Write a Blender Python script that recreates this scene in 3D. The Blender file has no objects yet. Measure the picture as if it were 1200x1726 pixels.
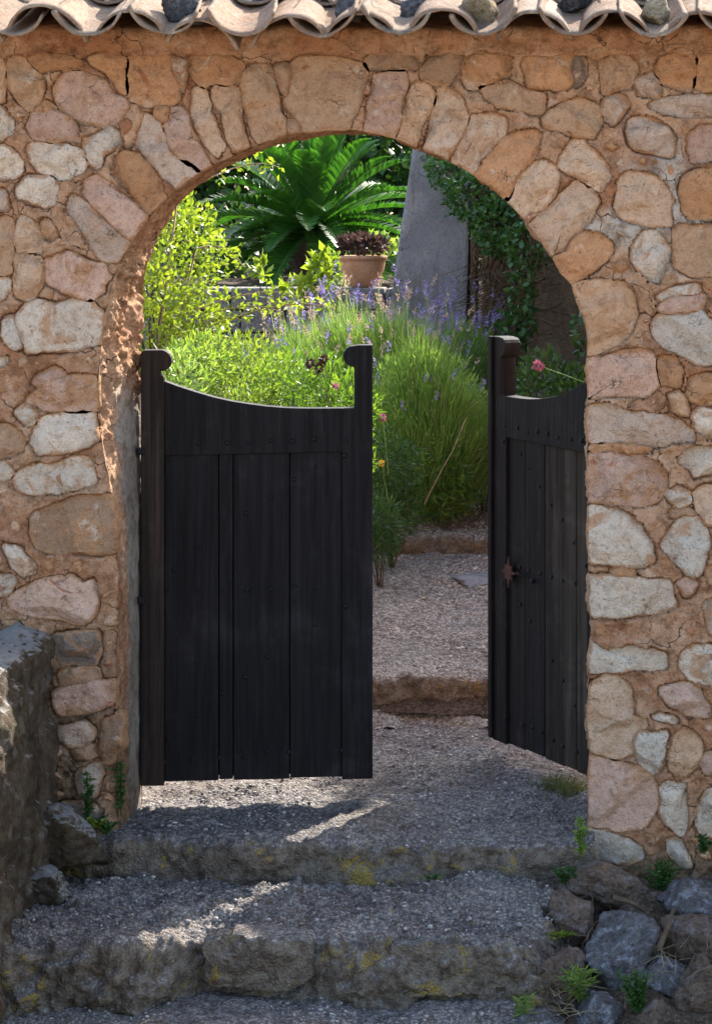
import bpy, math, random
import numpy as np
from mathutils import Vector, geometry

# ------------------------------------------------------------------ camera, sky, sun, exposure
SC = bpy.context.scene
COL = SC.collection
F, VX, VY, CZ, WY = 4000.0, 930.0, 370.0, 1.86, 7.2      # focal (px), eye height, distance to the wall face

cam_d = bpy.data.cameras.new('camera')
cam = bpy.data.objects.new('camera', cam_d); COL.objects.link(cam)
cam.location = (0, 0, CZ); cam.rotation_euler = (math.radians(90), 0, 0)
cam_d.sensor_fit = 'VERTICAL'; cam_d.sensor_height = 36.0
cam_d.lens = F / 1726 * 36
cam_d.shift_x = (600 - VX) / 1726; cam_d.shift_y = -(863 - VY) / 1726
cam_d.clip_end = 2000
SC.camera = cam

SUN = Vector((0.47, 1.0, 0.90)).normalized()
w = bpy.data.worlds.new('World'); SC.world = w; w.use_nodes = True
nt = w.node_tree
sky = nt.nodes.new('ShaderNodeTexSky'); sky.sky_type = 'NISHITA'; sky.sun_disc = False
sky.sun_elevation = math.asin(SUN.z); sky.sun_rotation = math.atan2(SUN.x, SUN.y)
bg = nt.nodes['Background']; bg.inputs['Strength'].default_value = 0.15
sky.dust_density = 2.5; sky.ozone_density = 0.6; sky.air_density = 1.0
nt.links.new(sky.outputs[0], bg.inputs['Color'])
sl = bpy.data.lights.new('sun', 'SUN'); sl.energy = 3.7; sl.angle = math.radians(0.6); sl.color = (1, .95, .87)
so = bpy.data.objects.new('sun', sl); COL.objects.link(so)
so.rotation_euler = (-SUN).to_track_quat('-Z', 'Y').to_euler()
SC.view_settings.view_transform = 'Standard'; SC.view_settings.look = 'None'
SC.view_settings.gamma = 1.0; SC.view_settings.use_curve_mapping = False
SC.view_settings.exposure = 2.1
SC.cycles.max_bounces = 6; SC.cycles.diffuse_bounces = 4; SC.cycles.transparent_max_bounces = 8

random.seed(7); RNG = np.random.default_rng(7)
def P(px, py, d):                       # a point of the place from its bearing and its distance
    return Vector(((px - VX) * d / F, d, CZ - (py - VY) * d / F))

# ------------------------------------------------------------------ numeric noise
def _hash(ix, iy, iz, seed):
    h = (ix * 374761393 + iy * 668265263 + iz * 2147483647 + seed * 974711) & 0xffffffff
    h = ((h ^ (h >> 13)) * 1274126177) & 0xffffffff
    h = ((h ^ (h >> 16)) * 2246822519) & 0xffffffff
    return ((h ^ (h >> 15)) & 0xffffff) / 8388607.5 - 1.0
def vnoise(p, seed=0):
    i = np.floor(p).astype(np.int64); f = p - i; u = f * f * f * (f * (f * 6 - 15) + 10)
    r = 0
    for dx in (0, 1):
        wx = u[:, 0] if dx else 1 - u[:, 0]
        for dy in (0, 1):
            wy = u[:, 1] if dy else 1 - u[:, 1]
            for dz in (0, 1):
                wz = u[:, 2] if dz else 1 - u[:, 2]
                r = r + wx * wy * wz * _hash(i[:, 0] + dx, i[:, 1] + dy, i[:, 2] + dz, seed)
    return r
def fbm(p, freq, octs=3, seed=0, gain=.5):
    a, s, t = 1.0, 0, 0
    for o in range(octs):
        s = s + a * vnoise(p * freq + 17.3 * o, seed + o); t += a
        a *= gain; freq *= 2.03
    return s / t
def sstep(a, b, x):
    t = np.clip((x - a) / (b - a), 0, 1); return t * t * (3 - 2 * t)

# ------------------------------------------------------------------ mesh and object helpers
def mesh_np(name, V, Fa, mat=None, smooth=True):
    V = np.asarray(V, np.float32); Fa = np.asarray(Fa, np.int32); k = Fa.shape[1]
    me = bpy.data.meshes.new(name)
    me.vertices.add(len(V)); me.vertices.foreach_set('co', V.ravel())
    me.loops.add(Fa.size); me.loops.foreach_set('vertex_index', Fa.ravel())
    me.polygons.add(len(Fa)); me.polygons.foreach_set('loop_start', np.arange(0, Fa.size, k, dtype=np.int32))
    me.update(calc_edges=True); me.validate()
    if smooth: me.polygons.foreach_set('use_smooth', np.ones(len(Fa), bool))
    if mat: me.materials.append(mat)
    return me
def link(name, me, parent=None, loc=(0, 0, 0)):
    o = bpy.data.objects.new(name, me); COL.objects.link(o); o.location = loc
    if parent is not None: o.parent = parent
    return o
def obj(name, V, Fa, mat, parent=None, smooth=True, loc=(0, 0, 0)):
    return link(name, mesh_np(name, V, Fa, mat, smooth), parent, loc)
def tag(o, label=None, cat=None, group=None, kind=None):
    if label: o['label'] = label
    if cat: o['category'] = cat
    if group: o['group'] = group
    if kind: o['kind'] = kind
    return o
def thing(name, label, cat, loc=(0, 0, 0), group=None):
    o = link(name, None, None, loc); return tag(o, label, cat, group)
def attr(o, name, vals):
    a = o.data.attributes.new(name, 'FLOAT', 'POINT'); a.data.foreach_set('value', np.asarray(vals, np.float32))
def grid_faces(nu, nv, closed_u=False):
    i = np.arange(nu if closed_u else nu - 1)[:, None]; j = np.arange(nv - 1)[None, :]
    i2 = (i + 1) % nu
    a = i * nv + j; b = i2 * nv + j; c = i2 * nv + j + 1; d = i * nv + j + 1
    return np.stack(np.broadcast_arrays(a, b, c, d), -1).reshape(-1, 4)
def bev_box(name, x0, x1, y0, y1, z0, z1, mat, parent, b=.004, loc=(0, 0, 0)):
    import bmesh
    bm = bmesh.new(); bmesh.ops.create_cube(bm, size=1)
    for v in bm.verts:
        v.co = Vector(((x0 + x1) / 2 + v.co.x * (x1 - x0), (y0 + y1) / 2 + v.co.y * (y1 - y0), (z0 + z1) / 2 + v.co.z * (z1 - z0)))
    if b: bmesh.ops.bevel(bm, geom=bm.edges[:], offset=b, segments=2, affect='EDGES', profile=.6)
    bmesh.ops.recalc_face_normals(bm, faces=bm.faces)
    me = bpy.data.meshes.new(name); bm.to_mesh(me); bm.free(); me.materials.append(mat)
    return link(name, me, parent, loc)
def prism(name, pts, y0, y1, mat, parent, b=.004):          # outline in x-z, extruded in y
    import bmesh
    bm = bmesh.new()
    f = bm.faces.new([bm.verts.new((x, y0, z)) for x, z in pts])
    r = bmesh.ops.extrude_face_region(bm, geom=[f])
    for v in [g for g in r['geom'] if isinstance(g, bmesh.types.BMVert)]: v.co.y = y1
    bmesh.ops.recalc_face_normals(bm, faces=bm.faces)
    if b:
        ed = [e for e in bm.edges if len(e.link_faces) == 2 and e.calc_face_angle(0) > .6]
        bmesh.ops.bevel(bm, geom=ed, offset=b, segments=2, affect='EDGES', profile=.6)
    bmesh.ops.triangulate(bm, faces=[f for f in bm.faces if len(f.verts) > 4])
    me = bpy.data.meshes.new(name); bm.to_mesh(me); bm.free(); me.materials.append(mat)
    return link(name, me, parent)
def tubes(name, lines, radii, mat, parent=None, sides=5):
    VV, FF, n = [], [], 0
    for L, (r0, r1) in zip(lines, radii):
        L = np.asarray(L, float); m = len(L); T = np.gradient(L, axis=0)
        T /= np.linalg.norm(T, axis=1)[:, None] + 1e-9
        ref = np.where(np.abs(T[:, 2:3]) > .9, np.array([[1., 0, 0]]), np.array([[0, 0, 1.]]))
        A = np.cross(T, ref); A /= np.linalg.norm(A, axis=1)[:, None] + 1e-9
        B = np.cross(T, A); r = np.linspace(r0, r1, m)[:, None, None]
        an = np.arange(sides) / sides * 2 * np.pi
        V = L[:, None] + r * (A[:, None] * np.cos(an)[None, :, None] + B[:, None] * np.sin(an)[None, :, None])
        i = np.arange(m - 1)[:, None]; j = np.arange(sides)[None]; j2 = (j + 1) % sides
        f = np.stack(np.broadcast_arrays(i * sides + j, i * sides + j2, (i + 1) * sides + j2, (i + 1) * sides + j), -1).reshape(-1, 4)
        VV.append(V.reshape(-1, 3)); FF.append(f + n); n += m * sides
    return obj(name, np.vstack(VV), np.vstack(FF), mat, parent)
def norm(a): return a / (np.linalg.norm(a, axis=-1, keepdims=True) + 1e-9)
def leaves(name, pos, dirs, L, W, mat, parent=None, fold=.25, jit=.6):
    pos = np.asarray(pos, float); n = len(pos); d = norm(np.asarray(dirs, float) + RNG.normal(0, jit, (n, 3)))
    s = norm(np.cross(d, RNG.normal(0, 1, (n, 3)))); up = np.cross(s, d)
    L = np.broadcast_to(np.asarray(L, float), (n,))[:, None] * RNG.uniform(.6, 1.25, (n, 1)); W = np.broadcast_to(np.asarray(W, float), (n,))[:, None] * RNG.uniform(.7, 1.2, (n, 1))
    a = pos; t = pos + d * L; m = pos + d * L * .45
    l = m + s * W * .5 + up * W * fold; r = m - s * W * .5 + up * W * fold
    V = np.stack([a, l, t, r], 1).reshape(-1, 3); i = np.arange(n)[:, None] * 4
    Fa = np.concatenate([i + np.array([[0, 2, 1]]), i + np.array([[0, 3, 2]])], 0)
    o = obj(name, V, Fa, mat, parent, smooth=False)
    if parent is not None: o['kind'] = 'stuff'
    return o
def blades(name, base, dirs, L, W, mat, parent=None, bend=.2, segs=3):
    base = np.asarray(base, float); n = len(base); d = norm(np.asarray(dirs, float))
    s = norm(np.cross(d, RNG.normal(0, 1, (n, 3)))); bd = np.cross(d, s)
    L = np.broadcast_to(np.asarray(L, float), (n,))[:, None]; W = np.broadcast_to(np.asarray(W, float), (n,))[:, None]
    b = RNG.normal(0, bend, (n, 1)); rows = []
    for k in range(segs + 1):
        t = k / segs; c = base + d * L * t + (bd * b + np.array([[0, 0, -abs(bend) * .4]])) * L * t * t
        ww = W * (1 - t) ** .6 * .5 if k < segs else W * .06
        rows += [c - s * ww, c + s * ww]
    V = np.stack(rows, 1).reshape(-1, 3); m = 2 * (segs + 1); i = np.arange(n)[:, None] * m
    Fa = np.concatenate([i + np.array([[2 * k, 2 * k + 1, 2 * k + 3, 2 * k + 2]]) for k in range(segs)], 0)
    o = obj(name, V, Fa, mat, parent, smooth=False)
    if parent is not None: o['kind'] = 'stuff'
    return o

# ------------------------------------------------------------------ materials
class NB:
    def __init__(s, name):
        s.m = bpy.data.materials.new(name); s.m.use_nodes = True; s.t = s.m.node_tree
        s.b = s.t.nodes['Principled BSDF']; s.out = s.t.nodes['Material Output']
    def n(s, typ, **kw):
        x = s.t.nodes.new(typ)
        for k, v in kw.items(): setattr(x, k, v)
        return x
    def l(s, a, b): s.t.links.new(a, b)
    def pos(s): return s.n('ShaderNodeNewGeometry').outputs['Position']
    def noise(s, vec, scale, detail=4, rough=.6, dist=0):
        x = s.n('ShaderNodeTexNoise'); x.inputs['Scale'].default_value = scale; x.inputs['Detail'].default_value = detail
        x.inputs['Roughness'].default_value = rough; x.inputs['Distortion'].default_value = dist
        if vec is not None: s.l(vec, x.inputs['Vector'])
        return x.outputs['Fac']
    def ramp(s, fac, a, b, lo=0., hi=1.):
        x = s.n('ShaderNodeMapRange', interpolation_type='SMOOTHSTEP'); s.l(fac, x.inputs[0])
        for i, v in enumerate((a, b, lo, hi)): x.inputs[i + 1].default_value = v
        return x.outputs[0]
    def mix(s, fac, a, b, mode='MIX'):
        x = s.n('ShaderNodeMix', data_type='RGBA', blend_type=mode)
        if hasattr(fac, 'links'): s.l(fac, x.inputs[0])
        else: x.inputs[0].default_value = fac
        for v, i in ((a, 6), (b, 7)):
            if hasattr(v, 'links'): s.l(v, x.inputs[i])
            else: x.inputs[i].default_value = (*v[:3], 1)
        return x.outputs[2]
    def math(s, op, a, b=0.):
        x = s.n('ShaderNodeMath', operation=op)
        for v, i in ((a, 0), (b, 1)):
            if hasattr(v, 'links'): s.l(v, x.inputs[i])
            else: x.inputs[i].default_value = v
        return x.outputs[0]
    def attr(s, name): return s.n('ShaderNodeAttribute', attribute_name=name).outputs['Fac']
    def cracks(s, vec, scale, width):            # thin dark hairlines
        d = s.n('ShaderNodeTexNoise'); d.inputs['Scale'].default_value = scale * 1.7; d.inputs['Detail'].default_value = 4
        s.l(vec, d.inputs['Vector'])
        ad = s.n('ShaderNodeVectorMath', operation='MULTIPLY_ADD'); s.l(d.outputs['Color'], ad.inputs[0])
        ad.inputs[1].default_value = (.8 / scale,) * 3; s.l(vec, ad.inputs[2])
        v = s.n('ShaderNodeTexVoronoi', feature='DISTANCE_TO_EDGE'); v.inputs['Scale'].default_value = scale
        s.l(ad.outputs[0], v.inputs['Vector'])
        return s.ramp(v.outputs['Distance'], 0, width, 1, 0)
    def bump(s, h, strength, dist=.01, nrm=None):
        x = s.n('ShaderNodeBump'); x.inputs['Strength'].default_value = strength; x.inputs['Distance'].default_value = dist
        s.l(h, x.inputs['Height'])
        if nrm is not None: s.l(nrm, x.inputs['Normal'])
        return x.outputs[0]
    def done(s, col, rough=.9, bump=None, spec=.25):
        if hasattr(col, 'links'): s.l(col, s.b.inputs['Base Color'])
        else: s.b.inputs['Base Color'].default_value = (*col, 1)
        if hasattr(rough, 'links'): s.l(rough, s.b.inputs['Roughness'])
        else: s.b.inputs['Roughness'].default_value = rough
        s.b.inputs['Specular IOR Level'].default_value = spec
        if bump is not None: s.l(bump, s.b.inputs['Normal'])
        return s.m

def mat_stone(name='stone', earth=(.50, .27, .135)):
    N = NB(name); p = N.pos(); oi = N.n('ShaderNodeObjectInfo')
    off = N.n('ShaderNodeVectorMath', operation='MULTIPLY_ADD')
    cx = N.n('ShaderNodeCombineXYZ'); N.l(oi.outputs['Random'], cx.inputs[0]); N.l(oi.outputs['Random'], cx.inputs[2])
    N.l(cx.outputs[0], off.inputs[0]); off.inputs[1].default_value = (37, 11, 53); N.l(p, off.inputs[2]); q = off.outputs[0]
    c = oi.outputs['Color']
    big = N.noise(q, 7, 5, .62, .4); mid = N.noise(q, 38, 5, .65); fine = N.noise(p, 190, 4, .7)
    c = N.mix(N.ramp(big, .3, .7), N.mix(.5, c, (.74, .66, .60), 'MULTIPLY'), c)
    st = N.math('MULTIPLY', N.ramp(N.noise(q, 9.5, 6, .68, .8), .5, .63), N.ramp(oi.outputs['Random'], .05, .8, .15, .85))
    c = N.mix(st, c, earth)
    rm = N.math('ADD', N.attr('rim'), N.math('MULTIPLY', N.math('SUBTRACT', N.noise(q, 20, 6, .72, .6), .5), 2.6))
    c = N.mix(N.ramp(rm, .42, .75, 0, .85), c, earth)
    pale = N.math('MULTIPLY', N.ramp(N.noise(q, 15, 6, .7, .3), .58, .66), .55)
    c = N.mix(pale, c, (.68, .56, .44))
    red = N.math('MULTIPLY', N.ramp(N.noise(q, 5, 7, .7, 1.2), .63, .67), .75)
    c = N.mix(red, c, (.40, .15, .075))
    c = N.mix(N.ramp(mid, .3, .56, .42, 0), c, (.42, .32, .25), 'MULTIPLY')
    c = N.mix(N.ramp(fine, .3, .5, .5, 0), c, (.36, .28, .22), 'MULTIPLY')
    pit = N.ramp(N.noise(q, 85, 3, .6), .64, .72, 0, .5)
    c = N.mix(pit, c, (.22, .14, .09))
    ck = N.math('MULTIPLY', N.cracks(q, 17, .016), N.ramp(N.noise(q, 9, 3), .56, .66))
    c = N.mix(N.math('MULTIPLY', ck, .6), c, (.08, .05, .035))
    h = N.math('ADD', N.math('ADD', N.math('MULTIPLY', mid, 1.), N.math('MULTIPLY', fine, .45)), N.math('MULTIPLY', N.math('MAXIMUM', ck, pit), -.6))
    return N.done(c, .95, N.bump(h, 1., .02), .12)

def mat_mortar():
    N = NB('earth mortar'); p = N.pos()
    big = N.noise(p, 3.2, 5, .6, .4); mid = N.noise(p, 24, 6, .68, .2); fine = N.noise(p, 170, 4, .72)
    c = N.mix(N.ramp(big, .32, .68), (.42, .205, .105), (.55, .345, .21))
    c = N.mix(N.math('MULTIPLY', N.ramp(N.noise(p, 11, 6, .7, .6), .55, .66), .6), c, (.62, .45, .31))
    c = N.mix(N.math('MULTIPLY', N.ramp(N.noise(p, 7, 6, .7, .6), .6, .7), .7), c, (.33, .12, .055))
    c = N.mix(N.attr('lime'), c, N.mix(N.ramp(mid, .3, .7), (.40, .325, .255), (.54, .455, .365)))
    c = N.mix(N.attr('plaster'), c, N.mix(N.ramp(big, .35, .65), (.31, .26, .21), (.42, .37, .31)))
    c = N.mix(N.attr('dirt'), c, N.mix(N.ramp(mid, .35, .65), (.075, .058, .04), (.2, .14, .09)))
    c = N.mix(N.ramp(mid, .3, .6, .7, 0), c, (.32, .25, .2), 'MULTIPLY')
    c = N.mix(N.ramp(fine, .3, .5, .65, 0), c, (.3, .24, .2), 'MULTIPLY')
    ck = N.math('MULTIPLY', N.cracks(p, 11, .022), N.ramp(N.noise(p, 6, 3), .5, .62))
    ck = N.math('MULTIPLY', ck, N.math('SUBTRACT', 1, N.attr('plaster')))
    c = N.mix(N.math('MULTIPLY', ck, .85), c, (.05, .03, .02))
    h = N.math('ADD', N.math('ADD', mid, N.math('MULTIPLY', fine, .4)), N.math('MULTIPLY', ck, -.7))
    return N.done(c, .95, N.bump(h, 1., .02), .12)

def mat_ground(name, a, b, lichen=0., dark=(.05, .04, .035), scale=1.):
    N = NB(name); g = N.n('ShaderNodeNewGeometry'); p = g.outputs['Position']
    big = N.noise(p, 3 * scale, 5, .6, .3); mid = N.noise(p, 30 * scale, 5, .7); vor = N.n('ShaderNodeTexVoronoi'); vor.inputs['Scale'].default_value = 120 * scale
    N.l(p, vor.inputs['Vector']); fine = N.noise(p, 210 * scale, 3, .7)
    c = N.mix(N.ramp(big, .3, .7), a, b)
    sep = N.n('ShaderNodeSeparateColor'); N.l(vor.outputs['Color'], sep.inputs[0])
    c = N.mix(N.ramp(sep.outputs[0], .2, .9, .75, 0), c, (.3, .29, .3), 'MULTIPLY')
    c = N.mix(N.ramp(vor.outputs['Distance'], .35, .75, 0, .5), c, dark)
    c = N.mix(N.ramp(mid, .3, .6, .7, 0), c, (.35, .3, .27), 'MULTIPLY')
    if lichen:
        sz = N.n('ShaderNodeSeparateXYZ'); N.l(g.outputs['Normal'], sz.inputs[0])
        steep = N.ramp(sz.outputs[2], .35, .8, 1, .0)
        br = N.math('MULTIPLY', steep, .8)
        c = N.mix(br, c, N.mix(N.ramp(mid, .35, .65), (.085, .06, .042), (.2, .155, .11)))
        li = N.math('MULTIPLY', N.ramp(N.noise(p, 7.5, 8, .78, .6), .575, .60), N.ramp(sz.outputs[2], .4, .95, lichen, lichen * .12))
        c = N.mix(li, c, N.mix(N.ramp(fine, .35, .6), (.2, .13, .02), (.32, .22, .05)))
    h = N.math('ADD', N.math('ADD', N.math('MULTIPLY', vor.outputs['Distance'], -.7), mid), N.math('MULTIPLY', fine, .5))
    return N.done(c, .95, N.bump(h, .8, .012), .15)

def mat_leaf(name, a, b, trans=.45, rough=.45, spec=.4, tcol=None):
    N = NB(name); g = N.n('ShaderNodeNewGeometry')
    c = N.mix(g.outputs['Random Per Island'], a, b)
    N.l(c, N.b.inputs['Base Color']); N.b.inputs['Roughness'].default_value = rough
    N.b.inputs['Specular IOR Level'].default_value = spec
    tr = N.n('ShaderNodeBsdfTranslucent'); N.l(N.mix(1., c, tcol or (1.25, 1.3, .55), 'MULTIPLY'), tr.inputs[0])
    mx = N.n('ShaderNodeMixShader'); mx.inputs[0].default_value = trans
    N.l(N.b.outputs[0], mx.inputs[1]); N.l(tr.outputs[0], mx.inputs[2]); N.l(mx.outputs[0], N.out.inputs[0])
    return N.m

def mat_wood(name, a, b, rough=.5):
    N = NB(name); tc = N.n('ShaderNodeTexCoord').outputs['Object']; oi = N.n('ShaderNodeObjectInfo')
    mp = N.n('ShaderNodeMapping'); N.l(tc, mp.inputs[0]); mp.inputs['Scale'].default_value = (1, 1, .035)
    cx = N.n('ShaderNodeCombineXYZ'); N.l(N.math('MULTIPLY', oi.outputs['Random'], 9.), cx.inputs[1]); N.l(cx.outputs[0], mp.inputs['Location'])
    g1 = N.noise(mp.outputs[0], 55, 5, .65, .5); g2 = N.noise(mp.outputs[0], 260, 3, .6)
    c = N.mix(N.ramp(g1, .3, .72), a, b)
    wear = N.math('MULTIPLY', N.ramp(N.noise(mp.outputs[0], 18, 5, .7), .62, .75), .5)
    c = N.mix(wear, c, tuple(x * 1.9 for x in b))
    fade = N.math('MULTIPLY', N.ramp(N.noise(tc, 5, 6, .7, .6), .5, .68), N.ramp(g1, .35, .65, .1, .45))
    c = N.mix(fade, c, tuple(x * 2.2 + .004 for x in b))
    h = N.math('ADD', g1, N.math('MULTIPLY', g2, .6))
    return N.done(c, N.ramp(g2, .2, .8, rough + .05, rough + .3), N.bump(h, .35, .004), .10)

def mat_simple(name, a, b, scale=20, rough=.85, bump=.4, spec=.25, metal=0):
    N = NB(name); tc = N.n('ShaderNodeTexCoord').outputs['Object']
    n1 = N.noise(tc, scale, 6, .65, .3); n2 = N.noise(tc, scale * 7, 3, .7)
    c = N.mix(N.ramp(n1, .3, .7), a, b); c = N.mix(N.ramp(n2, .3, .55, .5, 0), c, (.4, .38, .36), 'MULTIPLY')
    N.b.inputs['Metallic'].default_value = metal
    return N.done(c, rough, N.bump(N.math('ADD', n1, N.math('MULTIPLY', n2, .4)), bump, .008), spec)

def mat_rock(name, a, b, lich=(.42, .43, .45), amt=.8, och=.3):
    N = NB(name); p = N.pos()
    n1 = N.noise(p, 14, 6, .68, .4); n2 = N.noise(p, 75, 5, .72); n3 = N.noise(p, 260, 3, .7)
    c = N.mix(N.ramp(n1, .3, .7), a, b)
    c = N.mix(N.math('MULTIPLY', N.ramp(N.noise(p, 22, 7, .75, .5), .5, .6), amt), c, lich)
    c = N.mix(N.math('MULTIPLY', N.ramp(N.noise(p, 9, 6, .7, .5), .6, .68), och), c, (.3, .17, .05))
    c = N.mix(N.ramp(n2, .3, .6, .8, 0), c, (.25, .22, .2), 'MULTIPLY'); c = N.mix(N.ramp(n3, .3, .5, .5, 0), c, (.3, .28, .26), 'MULTIPLY')
    return N.done(c, .95, N.bump(N.math('ADD', n2, N.math('MULTIPLY', n3, .4)), .9, .014), .15)

def mat_tile():
    N = NB('clay tile'); p = N.pos(); oi = N.n('ShaderNodeObjectInfo'); n1 = N.noise(p, 16, 6, .68, .4); n2 = N.noise(p, 90, 5, .7)
    rc = N.n('ShaderNodeValToRGB'); N.l(oi.outputs['Random'], rc.inputs[0]); el = rc.color_ramp.elements
    el[0].color = (.15, .085, .05, 1); el[1].color = (.30, .225, .16, 1)
    for ps, cl in ((.3, (.25, .145, .088)), (.55, (.20, .145, .10)), (.8, (.31, .19, .118))): e = el.new(ps); e.color = (*cl, 1)
    c = N.mix(N.ramp(n1, .3, .7, 0, .6), rc.outputs[0], (.33, .26, .19)); c = N.mix(N.math('MULTIPLY', N.ramp(N.noise(p, 13, 7, .72, .5), .55, .63), .75), c, (.10, .092, .08))
    c = N.mix(N.math('MULTIPLY', N.ramp(N.noise(p, 30, 6, .7), .6, .67), .6), c, (.44, .39, .31)); c = N.mix(N.ramp(n2, .3, .55, .6, 0), c, (.35, .3, .26), 'MULTIPLY')
    return N.done(c, .92, N.bump(N.math('ADD', n2, N.math('MULTIPLY', n1, .6)), .7, .01), .15)
def mat_render(name, a, b, *_):
    N = NB(name); p = N.pos(); mp = N.n('ShaderNodeMapping'); N.l(p, mp.inputs[0]); mp.inputs['Scale'].default_value = (1, 1, .12)
    n1 = N.noise(p, 5, 6, .65, .5); n2 = N.noise(p, 60, 5, .7); st = N.noise(mp.outputs[0], 16, 5, .65, .4)
    c = N.mix(N.ramp(n1, .3, .7), a, b); c = N.mix(N.ramp(st, .5, .68, 0, .6), c, (.15, .135, .115)); c = N.mix(N.math('MULTIPLY', N.ramp(N.noise(p, 8, 6, .7, .6), .58, .68), .6), c, (.36, .31, .24))
    c = N.mix(N.ramp(n2, .3, .55, .5, 0), c, (.4, .37, .34), 'MULTIPLY'); ck = N.math('MULTIPLY', N.cracks(p, 5, .012), N.ramp(N.noise(p, 3, 3), .48, .6))
    c = N.mix(N.math('MULTIPLY', ck, .8), c, (.05, .04, .035))
    return N.done(c, .93, N.bump(N.math('ADD', n2, N.math('MULTIPLY', ck, -.6)), .7, .012), .15)
M = dict(
    stone=mat_stone(), mortar=mat_mortar(),
    step=mat_ground('aggregate step', (.225, .198, .178), (.355, .32, .285), .8),
    path=mat_ground('garden path', (.38, .335, .28), (.54, .48, .405), .7),
    soil=mat_ground('soil', (.10, .07, .045), (.19, .14, .09)),
    yard=mat_ground('dusty yard', (.50, .36, .23), (.58, .43, .29), 0, (.36, .26, .17), .3),
    pebble=mat_simple('pebble', (.16, .15, .15), (.40, .37, .34), 60),
    door=mat_wood('black gate wood', (.0055, .0045, .0048), (.014, .012, .0125)),
    worn=mat_wood('worn gate wood', (.012, .009, .008), (.034, .026, .021), .6),
    postwood=mat_wood('brown gate post', (.012, .009, .008), (.035, .024, .018), .55),
    iron=mat_simple('black iron', (.005, .0048, .005), (.012, .011, .0115), 80, .6, .4, .2),
    riser=mat_ground('dark riser', (.075, .062, .05), (.14, .115, .09), .7),
    weathered=mat_wood('weathered gate wood', (.018, .0135, .0105), (.055, .042, .032), .6),
    rust=mat_simple('rusted plate', (.04, .017, .011), (.085, .038, .025), 60, .85),
    tile=mat_tile(),
    pot=mat_simple('terracotta', (.40, .20, .10), (.50, .27, .15), 9, .8, .15),
    pillar=mat_render('grey render', (.19, .19, .195), (.28, .278, .275), (.44, .45, .47), .35, .05),
    brownwall=mat_rock('brown garden wall', (.16, .10, .06), (.24, .16, .10), (.28, .21, .15), .4, .3),
    block=mat_rock('garden block', (.20, .19, .17), (.32, .30, .27), (.4, .39, .36), .4, .2),
    lav=mat_leaf('lavender green', (.12, .21, .065), (.26, .37, .12))
    ,bright=mat_leaf('bright bush', (.14, .26, .055), (.31, .45, .13)),
    lavlow=mat_leaf('lavender low', (.06, .14, .025), (.17, .27, .04)),
    purple=mat_leaf('lavender flower', (.19, .14, .40), (.38, .33, .52), .3, .7, .2, (1, .95, 1.1)),
    dryfl=mat_leaf('dry flower', (.42, .30, .24), (.55, .45, .36), .3, .7, .2, (1, .9, .8)),
    yel=mat_leaf('yellow green leaf', (.13, .19, .02), (.27, .34, .045), .5),
    weed=mat_leaf('weed leaf', (.08, .16, .035), (.24, .32, .07), .5),
    fern=mat_leaf('dark fern', (.025, .065, .015), (.06, .13, .03), .35),
    ivy=mat_leaf('ivy', (.022, .06, .014), (.06, .14, .03), .3),
    hedge=mat_leaf('hedge leaf', (.015, .045, .012), (.06, .12, .02), .35),
    palm=mat_leaf('palm leaf', (.026, .085, .014), (.05, .14, .022), .35, .32, .5, (1.3, 1.5, .5)),
    bark=mat_simple('bark', (.06, .04, .025), (.12, .085, .055), 30),
    twig=mat_simple('twig', (.22, .16, .10), (.38, .30, .2), 40),
    straw=mat_leaf('straw', (.2, .15, .085), (.36, .29, .18), .2, .7, .2, (1, .9, .7)),
    dead=mat_leaf('dead stems', (.10, .06, .03), (.2, .13, .08), .2, .7, .2, (1, .9, .7)),
    olive=mat_leaf('olive grass', (.05, .06, .02), (.13, .13, .05), .3, .7, .2),
    darkpl=mat_leaf('dark purple leaf', (.04, .03, .022), (.10, .06, .05), .3, .5, .3, (1, .8, .8)),
    pink=mat_leaf('pink petal', (.36, .10, .17), (.48, .19, .26), .3, .6, .3, (1, .8, .9)),
    yfl=mat_leaf('yellow petal', (.6, .4, .04), (.7, .5, .08), .3, .6, .3, (1, .9, .6)),
)

Np = M['palm'].node_tree; at_ = Np.nodes.new('ShaderNodeAttribute'); at_.attribute_name = 'rib'; mr_ = Np.nodes.new('ShaderNodeMapRange'); Np.links.new(at_.outputs['Fac'], mr_.inputs[0])
mr_.inputs[1].default_value = .72; mr_.inputs[2].default_value = .95; mx_ = Np.nodes.new('ShaderNodeMix'); mx_.data_type = 'RGBA'; mx_.inputs[7].default_value = (.10, .20, .035, 1)
src_ = Np.nodes['Principled BSDF'].inputs['Base Color'].links[0].from_socket; Np.links.new(src_, mx_.inputs[6]); Np.links.new(mr_.outputs[0], mx_.inputs[0]); Np.links.new(mx_.outputs[2], Np.nodes['Principled BSDF'].inputs['Base Color'])
# ------------------------------------------------------------------ stones
def resample(pts, step, closed=True):
    p = np.asarray(pts, float); q = np.vstack([p, p[:1]]) if closed else p
    s = np.r_[0, np.cumsum(np.linalg.norm(np.diff(q, axis=0), axis=1))]
    n = max(8, int(s[-1] / step)); t = np.linspace(0, s[-1], n, endpoint=not closed)
    return np.stack([np.interp(t, s, q[:, k]) for k in range(q.shape[1])], 1)
def chaikin(p, c=.08, it=2):
    for _ in range(it):
        q = np.roll(p, -1, 0); p = np.stack([p * (1 - c) + q * c, p * c + q * (1 - c)], 1).reshape(-1, 2)
    return p
def inside(pts, poly):
    x, y = pts[:, 0], pts[:, 1]; r = np.zeros(len(pts), bool)
    a = poly; b = np.roll(poly, -1, 0)
    for (x0, y0), (x1, y1) in zip(a, b):
        if y0 == y1: continue
        c = (y0 > y) != (y1 > y)
        r ^= c & (x < (x1 - x0) * (y - y0) / (y1 - y0) + x0)
    return r
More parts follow.
